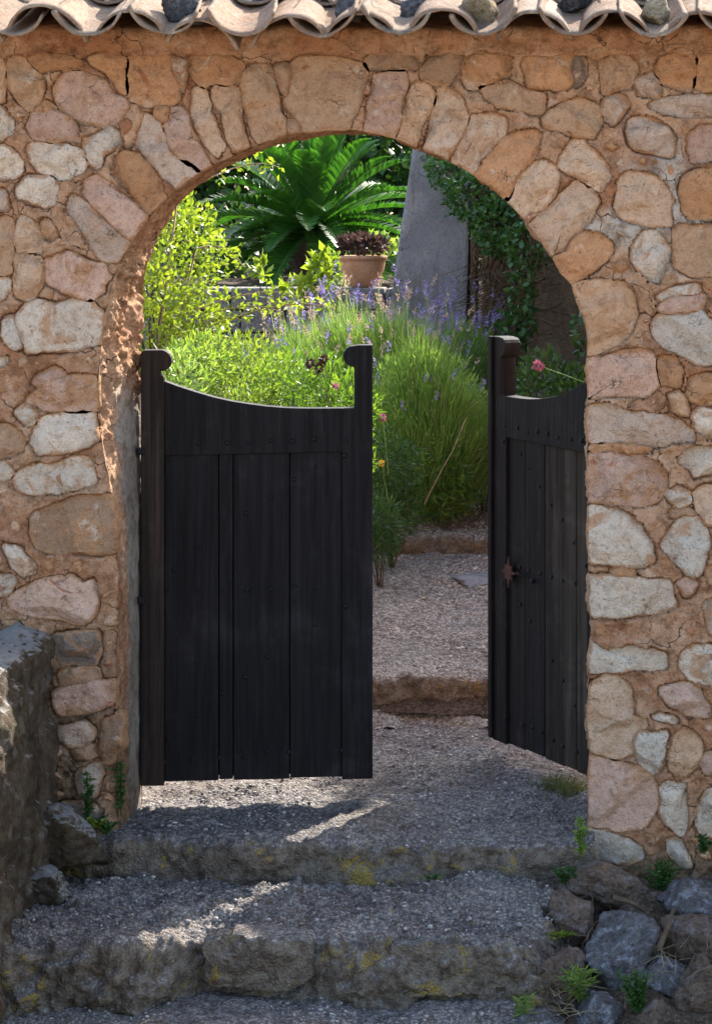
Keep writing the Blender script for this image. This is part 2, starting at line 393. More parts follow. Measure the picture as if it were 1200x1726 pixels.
def stone_outline(poly, seed, wob=2.4, grow=4.6):
    q = resample(chaikin(np.asarray(poly, float)), 3.0)
    tg_ = np.roll(q, -1, 0) - np.roll(q, 1, 0); ar = np.sum(q[:, 0] * np.roll(q[:, 1], -1) - np.roll(q[:, 0], -1) * q[:, 1])
    q = q + grow * np.sign(ar) * np.stack([tg_[:, 1], -tg_[:, 0]], 1) / (np.linalg.norm(tg_, axis=1)[:, None] + 1e-9)
    z = np.full((len(q), 1), seed * 3.7)
    pp = np.hstack([q, z]); q = q + wob * 1.6 * np.stack([fbm(pp, .05, 4, 3, .62), fbm(pp, .05, 4, 9, .62)], 1)
    return q
def build_stone(out, seed, color, parent, Y=WY, proud=.014, name='stone', mat=None, deep=.07, rough=1.):
    """out: outline in picture px at distance Y; the stone stands proud of the wall face towards the viewer"""
    r = np.random.default_rng(seed); s = Y / F
    c = out.mean(0); xz = np.stack([(out[:, 0] - VX) * s, CZ - (out[:, 1] - VY) * s], 1); cc = xz.mean(0)
    n = len(xz); rad = np.linalg.norm(xz - cc, axis=1); minr = np.percentile(rad, 25)
    K = int(np.clip(minr / .0042, 5, 17)); t = np.linspace(0, 1, K + 1)[1:] ** .88
    G = cc + (xz - cc)[None] * t[:, None, None]                          # K,n,2
    h = np.full((K, n), proud) + r.uniform(-.004, .006)
    rel = G - cc
    for _ in range(r.integers(4, 7)):                                     # cleft faces
        a = r.uniform(0, 2 * np.pi); dv = np.array([math.cos(a), math.sin(a)])
        h = np.minimum(h, proud + .004 - np.maximum((rel @ dv) - r.uniform(-.1, .55) * np.percentile(rad, 60), 0) * r.uniform(.2, .95) + (rel @ dv) * r.uniform(-.06, .06))
    edge_d = (1 - t)[:, None] * rad[None]
    h = h - .010 * np.exp(-(edge_d / .0042)) - r.uniform(.001, .006) * np.exp(-(edge_d / .02))
    Pn = np.stack([G[..., 0].ravel(), np.full(G[..., 0].size, seed * 1.3), G[..., 1].ravel()], 1)
    h = h + (rough * (.007 * fbm(Pn, 14, 3, 21) + .0045 * fbm(Pn, 55, 3, 31) - .005 * np.clip(fbm(Pn, 30, 3, 41) - .15, 0, 1))).reshape(K, n)
    h = h - .012 * np.clip(fbm(Pn, 24, 3, 43) - .05, 0, 1).reshape(K, n) * np.exp(-(edge_d / .012))
    h = np.maximum(h, -.012)
    hc = h[0].mean()
    V = [np.array([[cc[0], Y - hc, cc[1]]])]
    V.append(np.stack([G[..., 0], Y - h, G[..., 1]], -1).reshape(-1, 3))
    V.append(np.stack([xz[:, 0], np.full(n, Y + deep), xz[:, 1]], 1)); V = np.vstack(V)
    f = []
    q = grid_faces(K + 1, n)
    i = np.arange(K)[:, None]; j = np.arange(n)[None]; j2 = (j + 1) % n
    q = np.stack(np.broadcast_arrays(1 + i * n + j, 1 + i * n + j2, 1 + (i + 1) * n + j2, 1 + (i + 1) * n + j), -1).reshape(-1, 4)
    tri = np.stack([np.zeros(n, int), 1 + (np.arange(n) + 1) % n, 1 + np.arange(n), np.zeros(n, int)], 1)
    org = np.array([cc[0], Y, cc[1]])
    me = bpy.data.meshes.new(name)
    V = V - org
    faces = [tuple(x) for x in q] + [tuple(x[:3]) for x in tri]
    me.from_pydata(V.tolist(), [], faces); me.update()
    me.polygons.foreach_set('use_smooth', np.ones(len(me.polygons), bool))
    me.materials.append(mat or M['stone'])
    rim_ = np.r_[0., np.exp(-(edge_d / .013)).ravel(), np.ones(n)]; a_r = me.attributes.new('rim', 'FLOAT', 'POINT'); a_r.data.foreach_set('value', rim_.astype(np.float32))
    o = link(name, me, parent, org); kk = r.uniform(.86, 1.1); o.color = (*[float(np.clip(v * kk, 0, 1)) for v in color], 1)
    return o

PAL = dict(W=(.77, .645, .505), T=(.62, .40, .245), P=(.66, .44, .325), O=(.58, .315, .16), G=(.66, .575, .465), R=(.52, .24, .13),
           B=(.46, .29, .18), D=(.27, .21, .165), L=(.70, .495, .335), Q=(.62, .475, .365))
ST = """T -15,100 2,98 7,115 8,150 4,172 -15,175
T 16,100 38,96 55,118 70,128 72,150 64,172 55,185 45,185 30,165 16,145 13,130
O 47,98 75,93 110,93 140,103 138,113 110,118 65,117
P 98,135 110,122 135,118 160,130 178,138 190,160 215,170 216,182 195,205 182,215 145,207 110,190 96,170 92,150
O 148,98 190,85 214,102 210,130 212,160 200,150 180,122 155,108
P 53,192 68,188 98,190 118,200 135,218 133,240 115,237 90,238 55,230 47,215
W 50,242 80,243 115,247 140,256 147,272 140,288 120,300 95,298 65,288 52,270 48,255
G 140,237 165,225 190,216 201,222 203,240 190,252 172,262 163,285 150,272 142,255
T 214,185 222,176 238,190 235,205 226,225 222,245 212,250 213,220
W -15,180 5,182 20,205 22,225 5,237 -15,238
W -15,245 15,247 30,262 38,275 36,290 20,300 -15,306
O 58,180 75,172 95,182 85,190 62,188
O 217,102 223,90 245,87 288,90 290,115 298,140 302,165 290,175 245,177 220,168 216,150 214,120
B 291,94 312,102 313,130 306,158 300,138 293,115
O 316,100 325,90 340,95 385,95 405,105 411,112 404,135 380,140 352,140 342,146 326,130 317,115
L 325,150 342,149 350,165 355,190 365,210 370,235 378,250 360,260 345,240 328,215 323,195 325,170
T 360,148 403,146 406,170 403,200 410,225 413,240 395,248 385,240 382,215 375,190 362,170
P 285,185 305,180 315,195 318,215 330,235 342,260 350,275 340,283 320,278 300,262 285,240 277,215
Q 240,192 262,202 276,225 288,250 308,272 332,286 310,300 295,310 275,300 255,275 240,255 227,240 228,220
O 262,180 283,181 281,198 274,204 262,198
T 413,122 420,113 445,110 460,120 465,150 470,185 480,205 480,225 445,232 428,230 420,200 410,160 409,135
T 491,110 505,100 520,96 560,97 590,105 615,110 621,122 610,155 600,190 585,208 560,215 530,222 510,212 490,188 479,170 485,145
B 465,108 487,110 484,140 479,160 474,150 468,125
B 484,202 495,202 507,216 488,224
B 612,105 640,83 690,78 704,100 702,113 680,115 625,117
P 630,125 650,122 683,120 683,140 675,190 671,215 664,232 635,226 617,212 619,180 628,150
T 697,142 703,137 727,150 730,170 720,195 707,225 702,240 690,240 672,232 676,205 686,175
L 740,148 755,150 775,165 782,185 789,197 780,220 770,240 757,255 750,265 730,259 719,248 723,220 731,190
B 709,120 720,100 745,85 775,90 782,97 765,125 755,144 735,141 711,132
O 779,130 785,102 800,93 850,92 861,96 859,125 845,130 820,140 800,147 785,145
O 880,105 890,93 925,90 963,92 964,110 963,143 955,152 920,148 890,145 884,125
D 967,93 980,95 987,105 985,130 975,145 967,144
T 809,148 835,143 860,138 880,150 905,160 915,160 916,185 910,191 870,185 838,178 820,165
L 796,197 830,191 854,201 847,225 829,250 811,270 802,290 790,285 763,268 773,245 789,220
O 852,232 870,223 904,221 911,227 909,245 899,262 880,285 868,300 855,333 838,324 806,298 805,290 816,271 831,256
L 900,276 920,271 935,281 940,300 935,325 920,345 900,362 890,370 870,359 855,340 863,316 876,301
L 946,331 970,306 1000,321 1007,340 999,364 985,379 950,419 930,429 916,410 896,385 902,371 926,353
O 986,391 1010,396 1029,411 1031,425 1019,440 999,454 966,474 955,469 937,436 956,426 971,401
L 940,275 960,241 975,233 1000,256 1024,281 1029,300 1014,321 995,314 970,295 955,290
T 912,202 950,172 975,166 1010,181 1014,214 999,231 975,231 945,224 920,214
T 1009,106 1030,93 1060,96 1074,111 1069,149 1045,149 1018,159 1013,130
O 1110,98 1140,86 1173,96 1168,140 1163,154 1140,149 1115,139 1103,120
O 1177,96 1215,87 1215,150 1181,155 1170,149 1174,111
B 979,67 1038,64 1036,81 1005,101 986,90
Q 1080,129 1100,126 1114,146 1111,164 1076,159 1071,136
Q 1092,178 1115,167 1180,162 1215,171 1215,194 1150,194 1110,189
Q 1061,201 1090,199 1119,211 1137,231 1132,264 1110,259 1066,249 1056,225
P 1161,229 1180,213 1215,216 1215,261 1185,274 1166,271 1159,250
Q 1019,166 1050,161 1059,176 1044,195 1034,211 1020,204 1017,185
L 1041,306 1056,291 1090,291 1114,306 1127,326 1132,339 1127,355 1131,379 1090,379 1046,367 1036,350 1041,330
O 1151,301 1176,286 1215,281 1215,364 1166,371 1151,355 1146,330
W 1066,415 1086,391 1105,389 1119,406 1127,425 1121,450 1111,477 1096,474 1076,455 1063,435
T 1132,389 1150,381 1215,376 1215,461 1170,466 1151,454 1135,449 1138,420
T 965,480 1000,473 1050,476 1065,495 1071,530 1061,560 1040,579 1000,598 989,595 991,565 981,530 971,510
G 1106,500 1130,486 1179,481 1179,491 1150,494 1125,504 1106,505
P 1111,515 1140,501 1189,498 1184,519 1155,524 1120,526 1106,520
G 1098,545 1111,531 1150,528 1180,521 1195,539 1215,546 1215,614 1175,614 1151,599 1116,584 1101,565
P 1000,606 1046,593 1098,592 1107,620 1109,650 1090,667 1055,667 1030,669 993,671 989,640 991,611
O 1109,602 1139,606 1148,626 1144,649 1116,649 1110,625
O 1161,636 1215,626 1215,684 1176,681 1156,669
Q 991,696 1015,680 1045,691 1075,696 1120,701 1149,713 1171,733 1171,744 1140,744 1105,754 1070,744 1005,744 993,735 987,711
W 1166,701 1173,689 1215,693 1215,741 1195,739 1171,724
P 996,771 1030,763 1075,769 1109,781 1124,801 1119,829 1104,847 1075,854 1035,849 993,844 989,800
W 1141,771 1161,756 1171,751 1215,756 1215,789 1185,799 1171,804 1161,789 1146,779
W 1121,832 1140,819 1159,831 1165,845 1145,856 1126,844
L 1169,831 1186,821 1215,816 1215,884 1191,884 1176,859
W 996,856 1030,859 1065,871 1084,891 1094,915 1104,944 1090,954 1065,957 1025,951 994,947 991,930 988,905
G 1141,881 1151,869 1170,871 1189,891 1197,915 1189,945 1177,972 1166,971 1141,954 1123,935 1114,918 1126,900
O 1029,962 1045,958 1067,962 1069,969 1055,972 1031,969
W 994,971 1040,973 1090,976 1129,981 1139,1020 1124,1029 1085,1034 1040,1042 1001,1039 991,1010
W 999,1086 1015,1096 1065,1091 1109,1098 1124,1106 1124,1127 1090,1129 1050,1131 1001,1131 989,1115
W 1146,1106 1166,1088 1215,1096 1215,1159 1190,1154 1161,1144 1143,1125
L 1016,1141 1040,1139 1059,1156 1067,1186 1066,1211 1090,1217 1088,1228 1067,1243 1067,1269 1040,1282 1001,1267 989,1215 996,1170
P 1113,1158 1150,1151 1179,1163 1194,1191 1194,1209 1156,1206 1126,1189 1114,1175
W 1096,1206 1110,1203 1139,1211 1144,1218 1121,1216
G 1069,1249 1076,1236 1126,1233 1121,1265 1117,1294 1100,1307 1086,1297 1071,1275
T 1134,1246 1151,1226 1174,1241 1184,1261 1179,1289 1160,1309 1141,1314 1129,1299 1128,1270
P 1181,1286 1191,1271 1215,1266 1215,1309 1186,1304
P 994,1277 1010,1282 1040,1287 1070,1292 1097,1309 1109,1336 1107,1360 1089,1394 1050,1401 1001,1394 993,1370 991,1310
W 1113,1326 1126,1318 1154,1323 1156,1370 1152,1404 1147,1411 1121,1389 1113,1375 1116,1350
G 1191,1331 1215,1321 1215,1409 1186,1409 1173,1394 1176,1360
G 990,1402 1020,1405 1060,1416 1081,1431 1084,1449 1060,1457 1001,1449 987,1430
G 1126,1416 1145,1416 1159,1446 1164,1464 1141,1459 1129,1440
W 1184,1021 1191,1009 1215,1004 1215,1074 1199,1072
P 1141,981 1156,971 1177,981 1169,995 1156,1009
T 1189,956 1215,949 1215,999 1196,985
W 28,320 45,297 90,299 97,315 91,344 75,349 46,341 29,334
Q -15,326 8,319 17,354 -15,361
T -15,381 20,366 22,430 21,459 -15,467
L 25,402 36,363 60,376 74,396 71,427 29,426
T 76,367 85,371 102,396 86,406 75,399 65,377
L 26,431 64,431 71,450 69,480 59,499 46,507 29,499 23,480
G -15,469 15,471 17,485 5,504 -15,514
P 76,441 95,429 115,423 145,441 175,448 177,465 167,490 155,507 130,499 81,479 74,460
Q 111,352 122,326 152,351 190,381 214,404 205,418 190,439 180,441 168,434 150,410 143,400 126,370
P 141,309 160,296 190,311 215,336 244,361 235,375 220,401 210,394 186,371 156,344 141,325
O 194,271 206,256 235,259 254,281 269,311 274,325 268,344 250,357 236,344 206,309 191,290
W 29,531 46,514 65,506 90,516 130,504 150,508 164,526 171,555 160,579 130,589 75,589 46,594 39,580 29,555
G 6,541 20,531 27,555 34,585 25,589 13,579 5,565
W -15,606 17,603 5,619 -15,621
P 61,633 95,621 111,633 90,644 66,654 56,645
P 43,676 61,661 86,646 115,637 150,633 160,650 167,685 140,694 100,691 69,689 61,680
W 23,698 42,681 59,693 56,714 45,717 31,705
W 56,726 66,707 110,699 150,697 156,745 150,754 105,764 63,765 53,748
T -15,726 5,716 30,726 41,741 39,759 20,769 -15,767
W -15,776 10,781 21,796 15,809 -15,817
W 21,811 31,796 65,784 85,786 120,773 145,772 160,800 162,814 135,821 95,831 51,832 26,824
B 53,871 81,856 120,841 160,837 194,842 202,871 199,920 180,934 130,929 90,934 61,924 51,900
W 4,919 25,921 45,936 59,956 57,967 40,971 19,955
G -15,976 20,971 27,979 10,1004 -15,1009
P 13,1009 50,986 95,973 118,971 140,986 158,980 164,1010 159,1039 140,1054 110,1044 71,1039 41,1034 15,1022
D 91,1071 164,1066 169,1100 160,1119 101,1119 91,1100
P 91,1166 150,1151 189,1147 194,1180 150,1204 101,1207 91,1185
Q 97,1226 150,1216 162,1236 155,1249 120,1261 99,1245
Q 131,1301 165,1287 171,1301 164,1344 140,1344 126,1320
B 101,1131 165,1129 171,1145 101,1159
B 121,1266 160,1256 164,1275 131,1279
D 100,1355 150,1352 175,1365 170,1395 120,1400
B 175,1215 205,1205 208,1260 178,1290 168,1270
R 205,210 216,200 224,215 221,232 208,232
T 1143,660 1158,676 1162,700 1146,700 1128,690 1125,668
O 1005,752 1070,751 1100,760 1070,764 1000,762
T 1128,862 1160,860 1172,868 1150,866 1135,872"""
stones = []
for ln in ST.splitlines():
    a = ln.split(); poly = [tuple(map(float, q.split(','))) for q in a[1:]]
    poly = [(x - 40 if x == -15 else x + 45 if x == 1215 else x, y) for x, y in poly]
    stones.append((a[0], poly))
rr = random.Random(3)
for x0, x1 in ((-270, -70), (1275, 1470)):                     # the wall goes on past both edges of the view
    y = 95
    while y < 1440:
        hh = rr.uniform(48, 85); x = x0 + rr.uniform(-20, 20)
        while x < x1 - 30:
            ww = rr.uniform(60, 120); e = min(x + ww, x1 + 5)
            stones.append((rr.choice('WTPLOGQL'), [(x + rr.uniform(0, 18), y + rr.uniform(0, 14)), ((x + e) / 2, y + rr.uniform(-2, 8)), (e - rr.uniform(3, 16), y + rr.uniform(0, 14)), (e - rr.uniform(1, 6), y + hh / 2),
                           (e - rr.uniform(2, 18), y + hh - rr.uniform(4, 14)), ((x + e) / 2, y + hh - rr.uniform(2, 8)), (x + rr.uniform(0, 16), y + hh - rr.uniform(4, 14)), (x, y + hh / 2)]))
            x = e + rr.uniform(6, 14)
        y += hh + rr.uniform(4, 10)
outs = [stone_outline(p, i) for i, (_, p) in enumerate(stones)]

# ------------------------------------------------------------------ the arched wall
FRONT = [(198, 1500), (197, 1400), (194, 1200), (198, 1000), (196, 870), (176, 780), (166, 720), (164, 650), (170, 580), (176, 530), (190, 470), (208, 430), (236, 385), (266, 348), (305, 312),
         (350, 283), (400, 258), (450, 238), (500, 226), (550, 220), (595, 219), (640, 227), (690, 243), (740, 264), (790, 291), (838, 327), (868, 352), (895, 386), (925, 428), (945, 462), (962, 480), (972, 512), (984, 542),
         (990, 575), (988, 605), (987, 640), (990, 668), (986, 710), (990, 745), (988, 800), (990, 850), (987, 905), (992, 950), (990, 1010), (996, 1050), (994, 1080), (988, 1115), (993, 1145), (988, 1215), (993, 1270), (990, 1310), (991, 1390), (986, 1430), (988, 1500)]
BACK = [(240, 1500), (240, 1400), (240, 1200), (240, 1000), (239, 870), (238, 780), (237, 720), (236, 650), (236, 580), (238, 530), (243, 470), (252, 430), (272, 385), (298, 348), (330, 315),
        (368, 288), (410, 266), (455, 248), (503, 235), (550, 228), (597, 226), (645, 222), (700, 238), (752, 258), (803, 285), (852, 322), (884, 348), (912, 382), (943, 424), (964, 458), (982, 476), (994, 508), (1006, 538),
        (1010, 575)] + [(1012, y) for _, y in FRONT[34:]]
BY = 7.6
fr = np.array(FRONT, float); bk = np.array(BACK, float)
seg = np.r_[0, np.cumsum(np.linalg.norm(np.diff(fr, axis=0), axis=1))]
NS = int(seg[-1] / 2.4); tt = np.linspace(0, seg[-1], NS)
fd = np.stack([np.interp(tt, seg, fr[:, k]) for k in (0, 1)], 1); bd = np.stack([np.interp(tt, seg, bk[:, k]) for k in (0, 1)], 1)
fd = fd + 1.5 * np.stack([fbm(np.hstack([fd, fd[:, :1] * 0]), .05, 3, 71), fbm(np.hstack([fd, fd[:, :1] * 0]), .05, 3, 72)], 1)

for o_i, q_ in enumerate(outs):
    if q_[:, 0].min() > 1120 or q_[:, 0].max() < 80: continue
    dd_ = np.linalg.norm(q_[:, None] - fd[None, ::2], axis=2); mn_ = dd_.min(1); k_ = mn_ < 15
    if k_.any():
        tgt_ = fd[::2][dd_.argmin(1)]; q_[k_] = q_[k_] + (tgt_[k_] - q_[k_]) * (1 - (mn_[k_] / 15) ** 3)[:, None]
wall = thing('stone_wall', 'rubble stone wall in orange mortar with a round arched gateway', 'wall')
ST_PX = 2.7
gx = np.arange(-270, 1470, ST_PX); gy = np.arange(46, 1500, ST_PX)
GX, GY = np.meshgrid(gx, gy, indexing='ij'); g = np.stack([GX.ravel(), GY.ravel()], 1); nu, nv = GX.shape
opening = np.vstack([fd, [[988, 1700], [198, 1700]]])
ins = inside(g, opening[::2])
I2 = ins.reshape(nu, nv)
def dil(m, k):
    for _ in range(k):
        n_ = m.copy(); n_[1:] |= m[:-1]; n_[:-1] |= m[1:]; n_[:, 1:] |= m[:, :-1]; n_[:, :-1] |= m[:, 1:]; m = n_
    return m
band = (dil(I2, 9) & dil(~I2, 2)).ravel(); bi = np.where(band)[0]
dist = np.full(len(g), 99.); near = np.zeros(len(g), int)
for s in range(0, len(bi), 4000):
    k = bi[s:s + 4000]; dd = np.linalg.norm(g[k][:, None] - fd[None], axis=2); near[k] = dd.argmin(1); dist[k] = dd.min(1)
snap = band & (dist < ST_PX * .75); g[snap] = fd[near[snap]]; strict = ins & ~snap
hole_depth = np.where(strict, 1, 0)
sd = np.full(len(g), 60.)
gi = np.arange(len(g)).reshape(nu, nv)
for q in outs:
    x0, y0 = q.min(0) - 22; x1, y1 = q.max(0) + 22
    a, b = np.searchsorted(gx, (x0, x1)); c, d = np.searchsorted(gy, (y0, y1))
    idx = gi[a:b, c:d].ravel()
    if not len(idx): continue
    pts = g[idx]; dm = np.full(len(idx), 99.)
    for s in range(0, len(q), 2): dm = np.minimum(dm, np.hypot(pts[:, 0] - q[s, 0], pts[:, 1] - q[s, 1]))
    dm = np.where(inside(pts, q), -dm, dm); sd[idx] = np.minimum(sd[idx], dm)
p3 = np.stack([g[:, 0] / 555, np.zeros(len(g)), g[:, 1] / 555], 1)
hm = .013 * fbm(p3, 7, 3, 51) + .010 * fbm(p3, 26, 3, 52) + .005 * fbm(p3, 80, 3, 53) - .006 * np.clip(fbm(p3, 45, 3, 50) - .2, 0, 1)
hm += .009 * sstep(-.1, .35, fbm(p3, 4.5, 2, 54)) * np.exp(-np.clip(sd, 0, 60) / 14) - .002
gap = sstep(-.08, .25, fbm(p3, 11, 3, 55)); lap = sstep(.05, -.35, fbm(p3, 8, 3, 59))
lap = lap * np.clip((dist - 6) / 20, 0, 1)
hm += lap * .010 * np.exp(-(np.abs(sd) / 9) ** 2)
hm -= gap * .032 * np.exp(-(np.clip(sd, 0, 60) / 2.9) ** 2)
hm = np.where(sd < -1 - 2.2 * lap, np.minimum(hm, -.026), hm)
hm -= .020 * np.clip(1 - dist / 22, 0, 1) ** 2 * band
hm += .012 * sstep(110, 70, g[:, 1])                                      # plaster band under the eave
X = (g[:, 0] - VX) * WY / F; Z = CZ - (g[:, 1] - VY) * WY / F
V = np.stack([X, WY - hm, Z], 1)
fq = grid_faces(nu, nv); keep = ~strict[fq].any(1); fq = fq[keep]
lime = sstep(.05, .5, fbm(p3, 4, 4, 56) + .9 * sstep(820, 930, g[:, 0]) * sstep(130, 210, g[:, 1]) * sstep(520, 400, g[:, 1]) - .45)
dirt = np.clip(sstep(1010, 1150, g[:, 1] + 60 * fbm(p3, 6, 3, 57)) * sstep(260, 120, g[:, 0]) * .8 + sstep(1390, 1480, g[:, 1] + 30 * fbm(p3, 9, 3, 58)) * .8, 0, 1)
# reveal of the gateway, a lined passage from the front edge to the back edge
ND = 54; dep = np.linspace(0, 1, ND)
fw = np.stack([(fd[:, 0] - VX) * WY / F, np.zeros(NS), CZ - (fd[:, 1] - VY) * WY / F], 1)
bw = np.stack([(bd[:, 0] - VX) * BY / F, np.zeros(NS), CZ - (bd[:, 1] - VY) * BY / F], 1)
RV = fw[:, None] * (1 - dep)[None, :, None] + bw[:, None] * dep[None, :, None]
RV[..., 1] = WY + .018 + dep[None] * (BY - WY - .018)
tan = np.gradient(fw, axis=0); nrm_in = np.stack([tan[:, 2], 0 * tan[:, 0], -tan[:, 0]], 1); nrm_in /= np.linalg.norm(nrm_in, axis=1)[:, None] + 1e-9
rp = RV.reshape(-1, 3); pyv = np.repeat(fd[:, 1], ND); pxv = np.repeat(fd[:, 0], ND); dv = np.tile(dep, NS)
leftside = pxv < 300
plaster = np.where(leftside, sstep(.28, .62, dv + .3 * fbm(rp, 7, 3, 61) + .0) * sstep(600, 720, pyv + 40 * fbm(rp, 5, 2, 62)), 0)
roughm = np.where(leftside & (pyv > 420) & (pyv < 760), 1.8, .9) * (1 - .75 * plaster)
disp = roughm * (.016 * fbm(rp, 11, 3, 63) + .011 * fbm(rp, 38, 3, 64) + .004 * fbm(rp, 110, 2, 65)) * sstep(0, .08, dv)
rp = rp + np.repeat(nrm_in, ND, 0) * disp[:, None]
base_n = len(V)
rf = grid_faces(NS, ND) + base_n
Vall = np.vstack([V, rp])
mort = obj('mortar', Vall, np.vstack([fq, rf]), M['mortar'], wall)
attr(mort, 'lime', np.r_[lime, np.zeros(len(rp))]); attr(mort, 'plaster', np.r_[np.zeros(len(V)), plaster])
attr(mort, 'dirt', np.r_[dirt, sstep(1150, 1420, pyv + 80 * fbm(rp, 6, 3, 66)) * .6])
# far ends, back and top of the wall, plain
xL, xR = (gx[0] - VX) * WY / F, (gx[-1] - VX) * WY / F; zT, zB = CZ - (46 - VY) * WY / F, -.4
bx = bw.copy(); outer = [Vector((-6, 0, zB)), Vector((-6, 0, zT)), Vector((5, 0, zT)), Vector((5, 0, zB))]
holep = [Vector((p[0], 0, max(p[2], zB + .05))) for p in bw[::12]]
loops = [[Vector((v.x, v.z, 0)) for v in outer], [Vector((v.x, v.z, 0)) for v in holep]]
tri = geometry.tessellate_polygon(loops); flat = [v for l_ in loops for v in l_]
bv = [(v.x, BY, v.y) for v in flat]
obj('back_face', bv, [tuple(t) for t in tri], M['mortar'], wall, smooth=False)
for nm, a, b in (('end_panel', -6, xL + .004), ('end_panel', xR - .004, 5)):
    bev_box(nm, a, b, WY + .006, BY - .01, zB, zT, M['mortar'], wall, 0)
bev_box('wall_top', -6, 5, WY + .08, BY - .01, zT - .05, zT - .004, M['mortar'], wall, 0)
for i, ((k, _), q) in enumerate(zip(stones, outs)):
    build_stone(q, i, PAL[k], wall, proud=random.uniform(.007, .019))
cand = np.where((sd > 6.5) & (sd < 59) & (dist > 14) & (g[:, 0] > -30) & (g[:, 0] < 1230) & (g[:, 1] > 105) & (g[:, 1] < 1440) & ~ins)[0]
cand = cand[np.argsort(-sd[cand] + RNG.uniform(0, 9, len(cand)))]; chosen = []
for k in cand:
    rad_ = min(sd[k] - 1.0, 17) * random.uniform(.75, 1.05)
    if rad_ < 5 or any(math.hypot(g[k, 0] - a, g[k, 1] - b) < rad_ + c + 2.5 for a, b, c in chosen): continue
    chosen.append((g[k, 0], g[k, 1], rad_))
    if len(chosen) >= 135: break
for i, (a, b, c) in enumerate(chosen):
    rs_ = np.random.default_rng(i); n_ = rs_.integers(5, 8); an_ = np.sort(rs_.uniform(0, 2 * np.pi, n_) * .35 + np.arange(n_) / n_ * 2 * np.pi * 1.0)
    poly = [(a + c * rs_.uniform(.75, 1.1) * math.cos(t), b + c * rs_.uniform(.6, .95) * math.sin(t)) for t in an_]
    build_stone(stone_outline(poly, 2000 + i, 1.2, .5), 2000 + i, PAL['TOPLBORT'[i % 8]], wall, proud=random.uniform(.004, .011), name='packing_stone', deep=.03)

# ------------------------------------------------------------------ tiled coping
coping = thing('tiled_coping', 'curved clay roof tiles in rows capping the top of the wall', 'roof', (0, 7.0, 2.42))
SL = math.radians(19)
def tile_mesh(seed, r0, r1, L=.44, th=.0115, flip=1, arc=1.22):
    r = np.random.default_rng(seed); na, nl = 27, 9
    a = np.linspace(-arc, arc, na); l = np.linspace(0, 1, nl)
    rows = []
    for sgn in (0, 1):
        for t in l:
            rad = (r0 * (1 - t) + r1 * t) + (th if sgn else 0)
            x = np.sin(a) * rad; z = (np.cos(a) - .55) * rad * flip if flip > 0 else -(np.cos(a) - .55) * (rad)
            rows.append(np.stack([x, np.full(na, t * L), z], 1))
    V = np.vstack(rows); V += .0035 * np.stack([fbm(V + seed * 3.1, 14, 3, 5), fbm(V + seed * 3.1, 14, 3, 6), fbm(V + seed * 3.1, 14, 3, 7)], 1)
    V[:, 1] += np.where(V[:, 1] < .03, .012 * fbm(V + seed, 28, 3, 8) + .02 * np.clip(fbm(V + seed * 1.7, 14, 2, 9) - .35, 0, 1), 0)
    V[:, 2] += .004 * r.normal() + .008 * r.normal() * (V[:, 0] / r0)
    n = nl * na; A = grid_faces(nl, na); Fa = [A, A[:, ::-1] + n]
    e = []
    for j in range(na - 1): e += [(j, j + 1, n + j + 1, n + j), ((nl - 1) * na + j + 1, (nl - 1) * na + j, n + (nl - 1) * na + j, n + (nl - 1) * na + j + 1)]
    for i in range(nl - 1): e += [(i * na, n + i * na, n + (i + 1) * na, (i + 1) * na), (i * na + na - 1, (i + 1) * na + na - 1, n + (i + 1) * na + na - 1, n + i * na + na - 1)]
    return mesh_np('roof_tile', V, np.vstack(Fa + [np.array(e)]), M['tile'])
cov_px = [80, 220, 340, 485, 607, 750, 900, 1035, 1175]; pan_px = [18, 150, 278, 408, 545, 668, 815, 965, 1100]
pk = [10, 10, 26, 24, 16, 4, 12, 10, 14]
ext = lambda l, st: [l[0] - st * 3, l[0] - st * 2, l[0] - st] + l + [l[-1] + st, l[-1] + st * 2]
cov_all = ext(cov_px, 135); pan_all = ext(pan_px, 133); pk_all = [14, 12, 16] + pk + [12, 14]
EY = 7.0
for row in range(3):
    for i, px in enumerate(cov_all):
        me = tile_mesh(row * 40 + i, .104 + random.uniform(-.006, .008), .084, flip=1, arc=random.uniform(1.15, 1.38)); x = (px - VX) * EY / F + (random.uniform(-.008, .008) if row else 0)
        ztop = CZ - (pk_all[i] - VY) * EY / F
        o = link('roof_tile', me, coping, (x, row * .34 * math.cos(SL) - .005 + random.uniform(-.012, .012), ztop - .062 - 2.42 + row * (.34 * math.sin(SL) + .012)))
        o.rotation_euler = (SL - .03, 0, random.uniform(-.04, .04))
    for i, px in enumerate(pan_all):
        me = tile_mesh(500 + row * 40 + i, .098, .080, flip=-1); x = (px - VX) * EY / F
        o = link('roof_tile', me, coping, (x, row * .34 * math.cos(SL) - .03 + random.uniform(-.012, .012), CZ - (70 - VY) * EY / F + .060 - 2.42 + row * (.34 * math.sin(SL) + .012)))
        o.rotation_euler = (SL - .03, 0, random.uniform(-.04, .04))
# mortar bed under the tiles
nb = 260; bxs = np.linspace(-3.2, 1.6, nb); prof = [(.20, -.06), (.17, -.02), (.16, .012), (.18, .026), (.4, .10), (.62, .175), (1.0, .29), (1.0, -.06)]
BV = np.array([[(x, y, z) for y, z in prof] for x in bxs], float).reshape(-1, 3); BV += .012 * np.stack([0 * BV[:, 0], fbm(BV, 9, 3, 81), fbm(BV, 9, 3, 82)], 1)
bed = obj('mortar_bed', BV, grid_faces(nb, len(prof)), M['mortar'], coping)

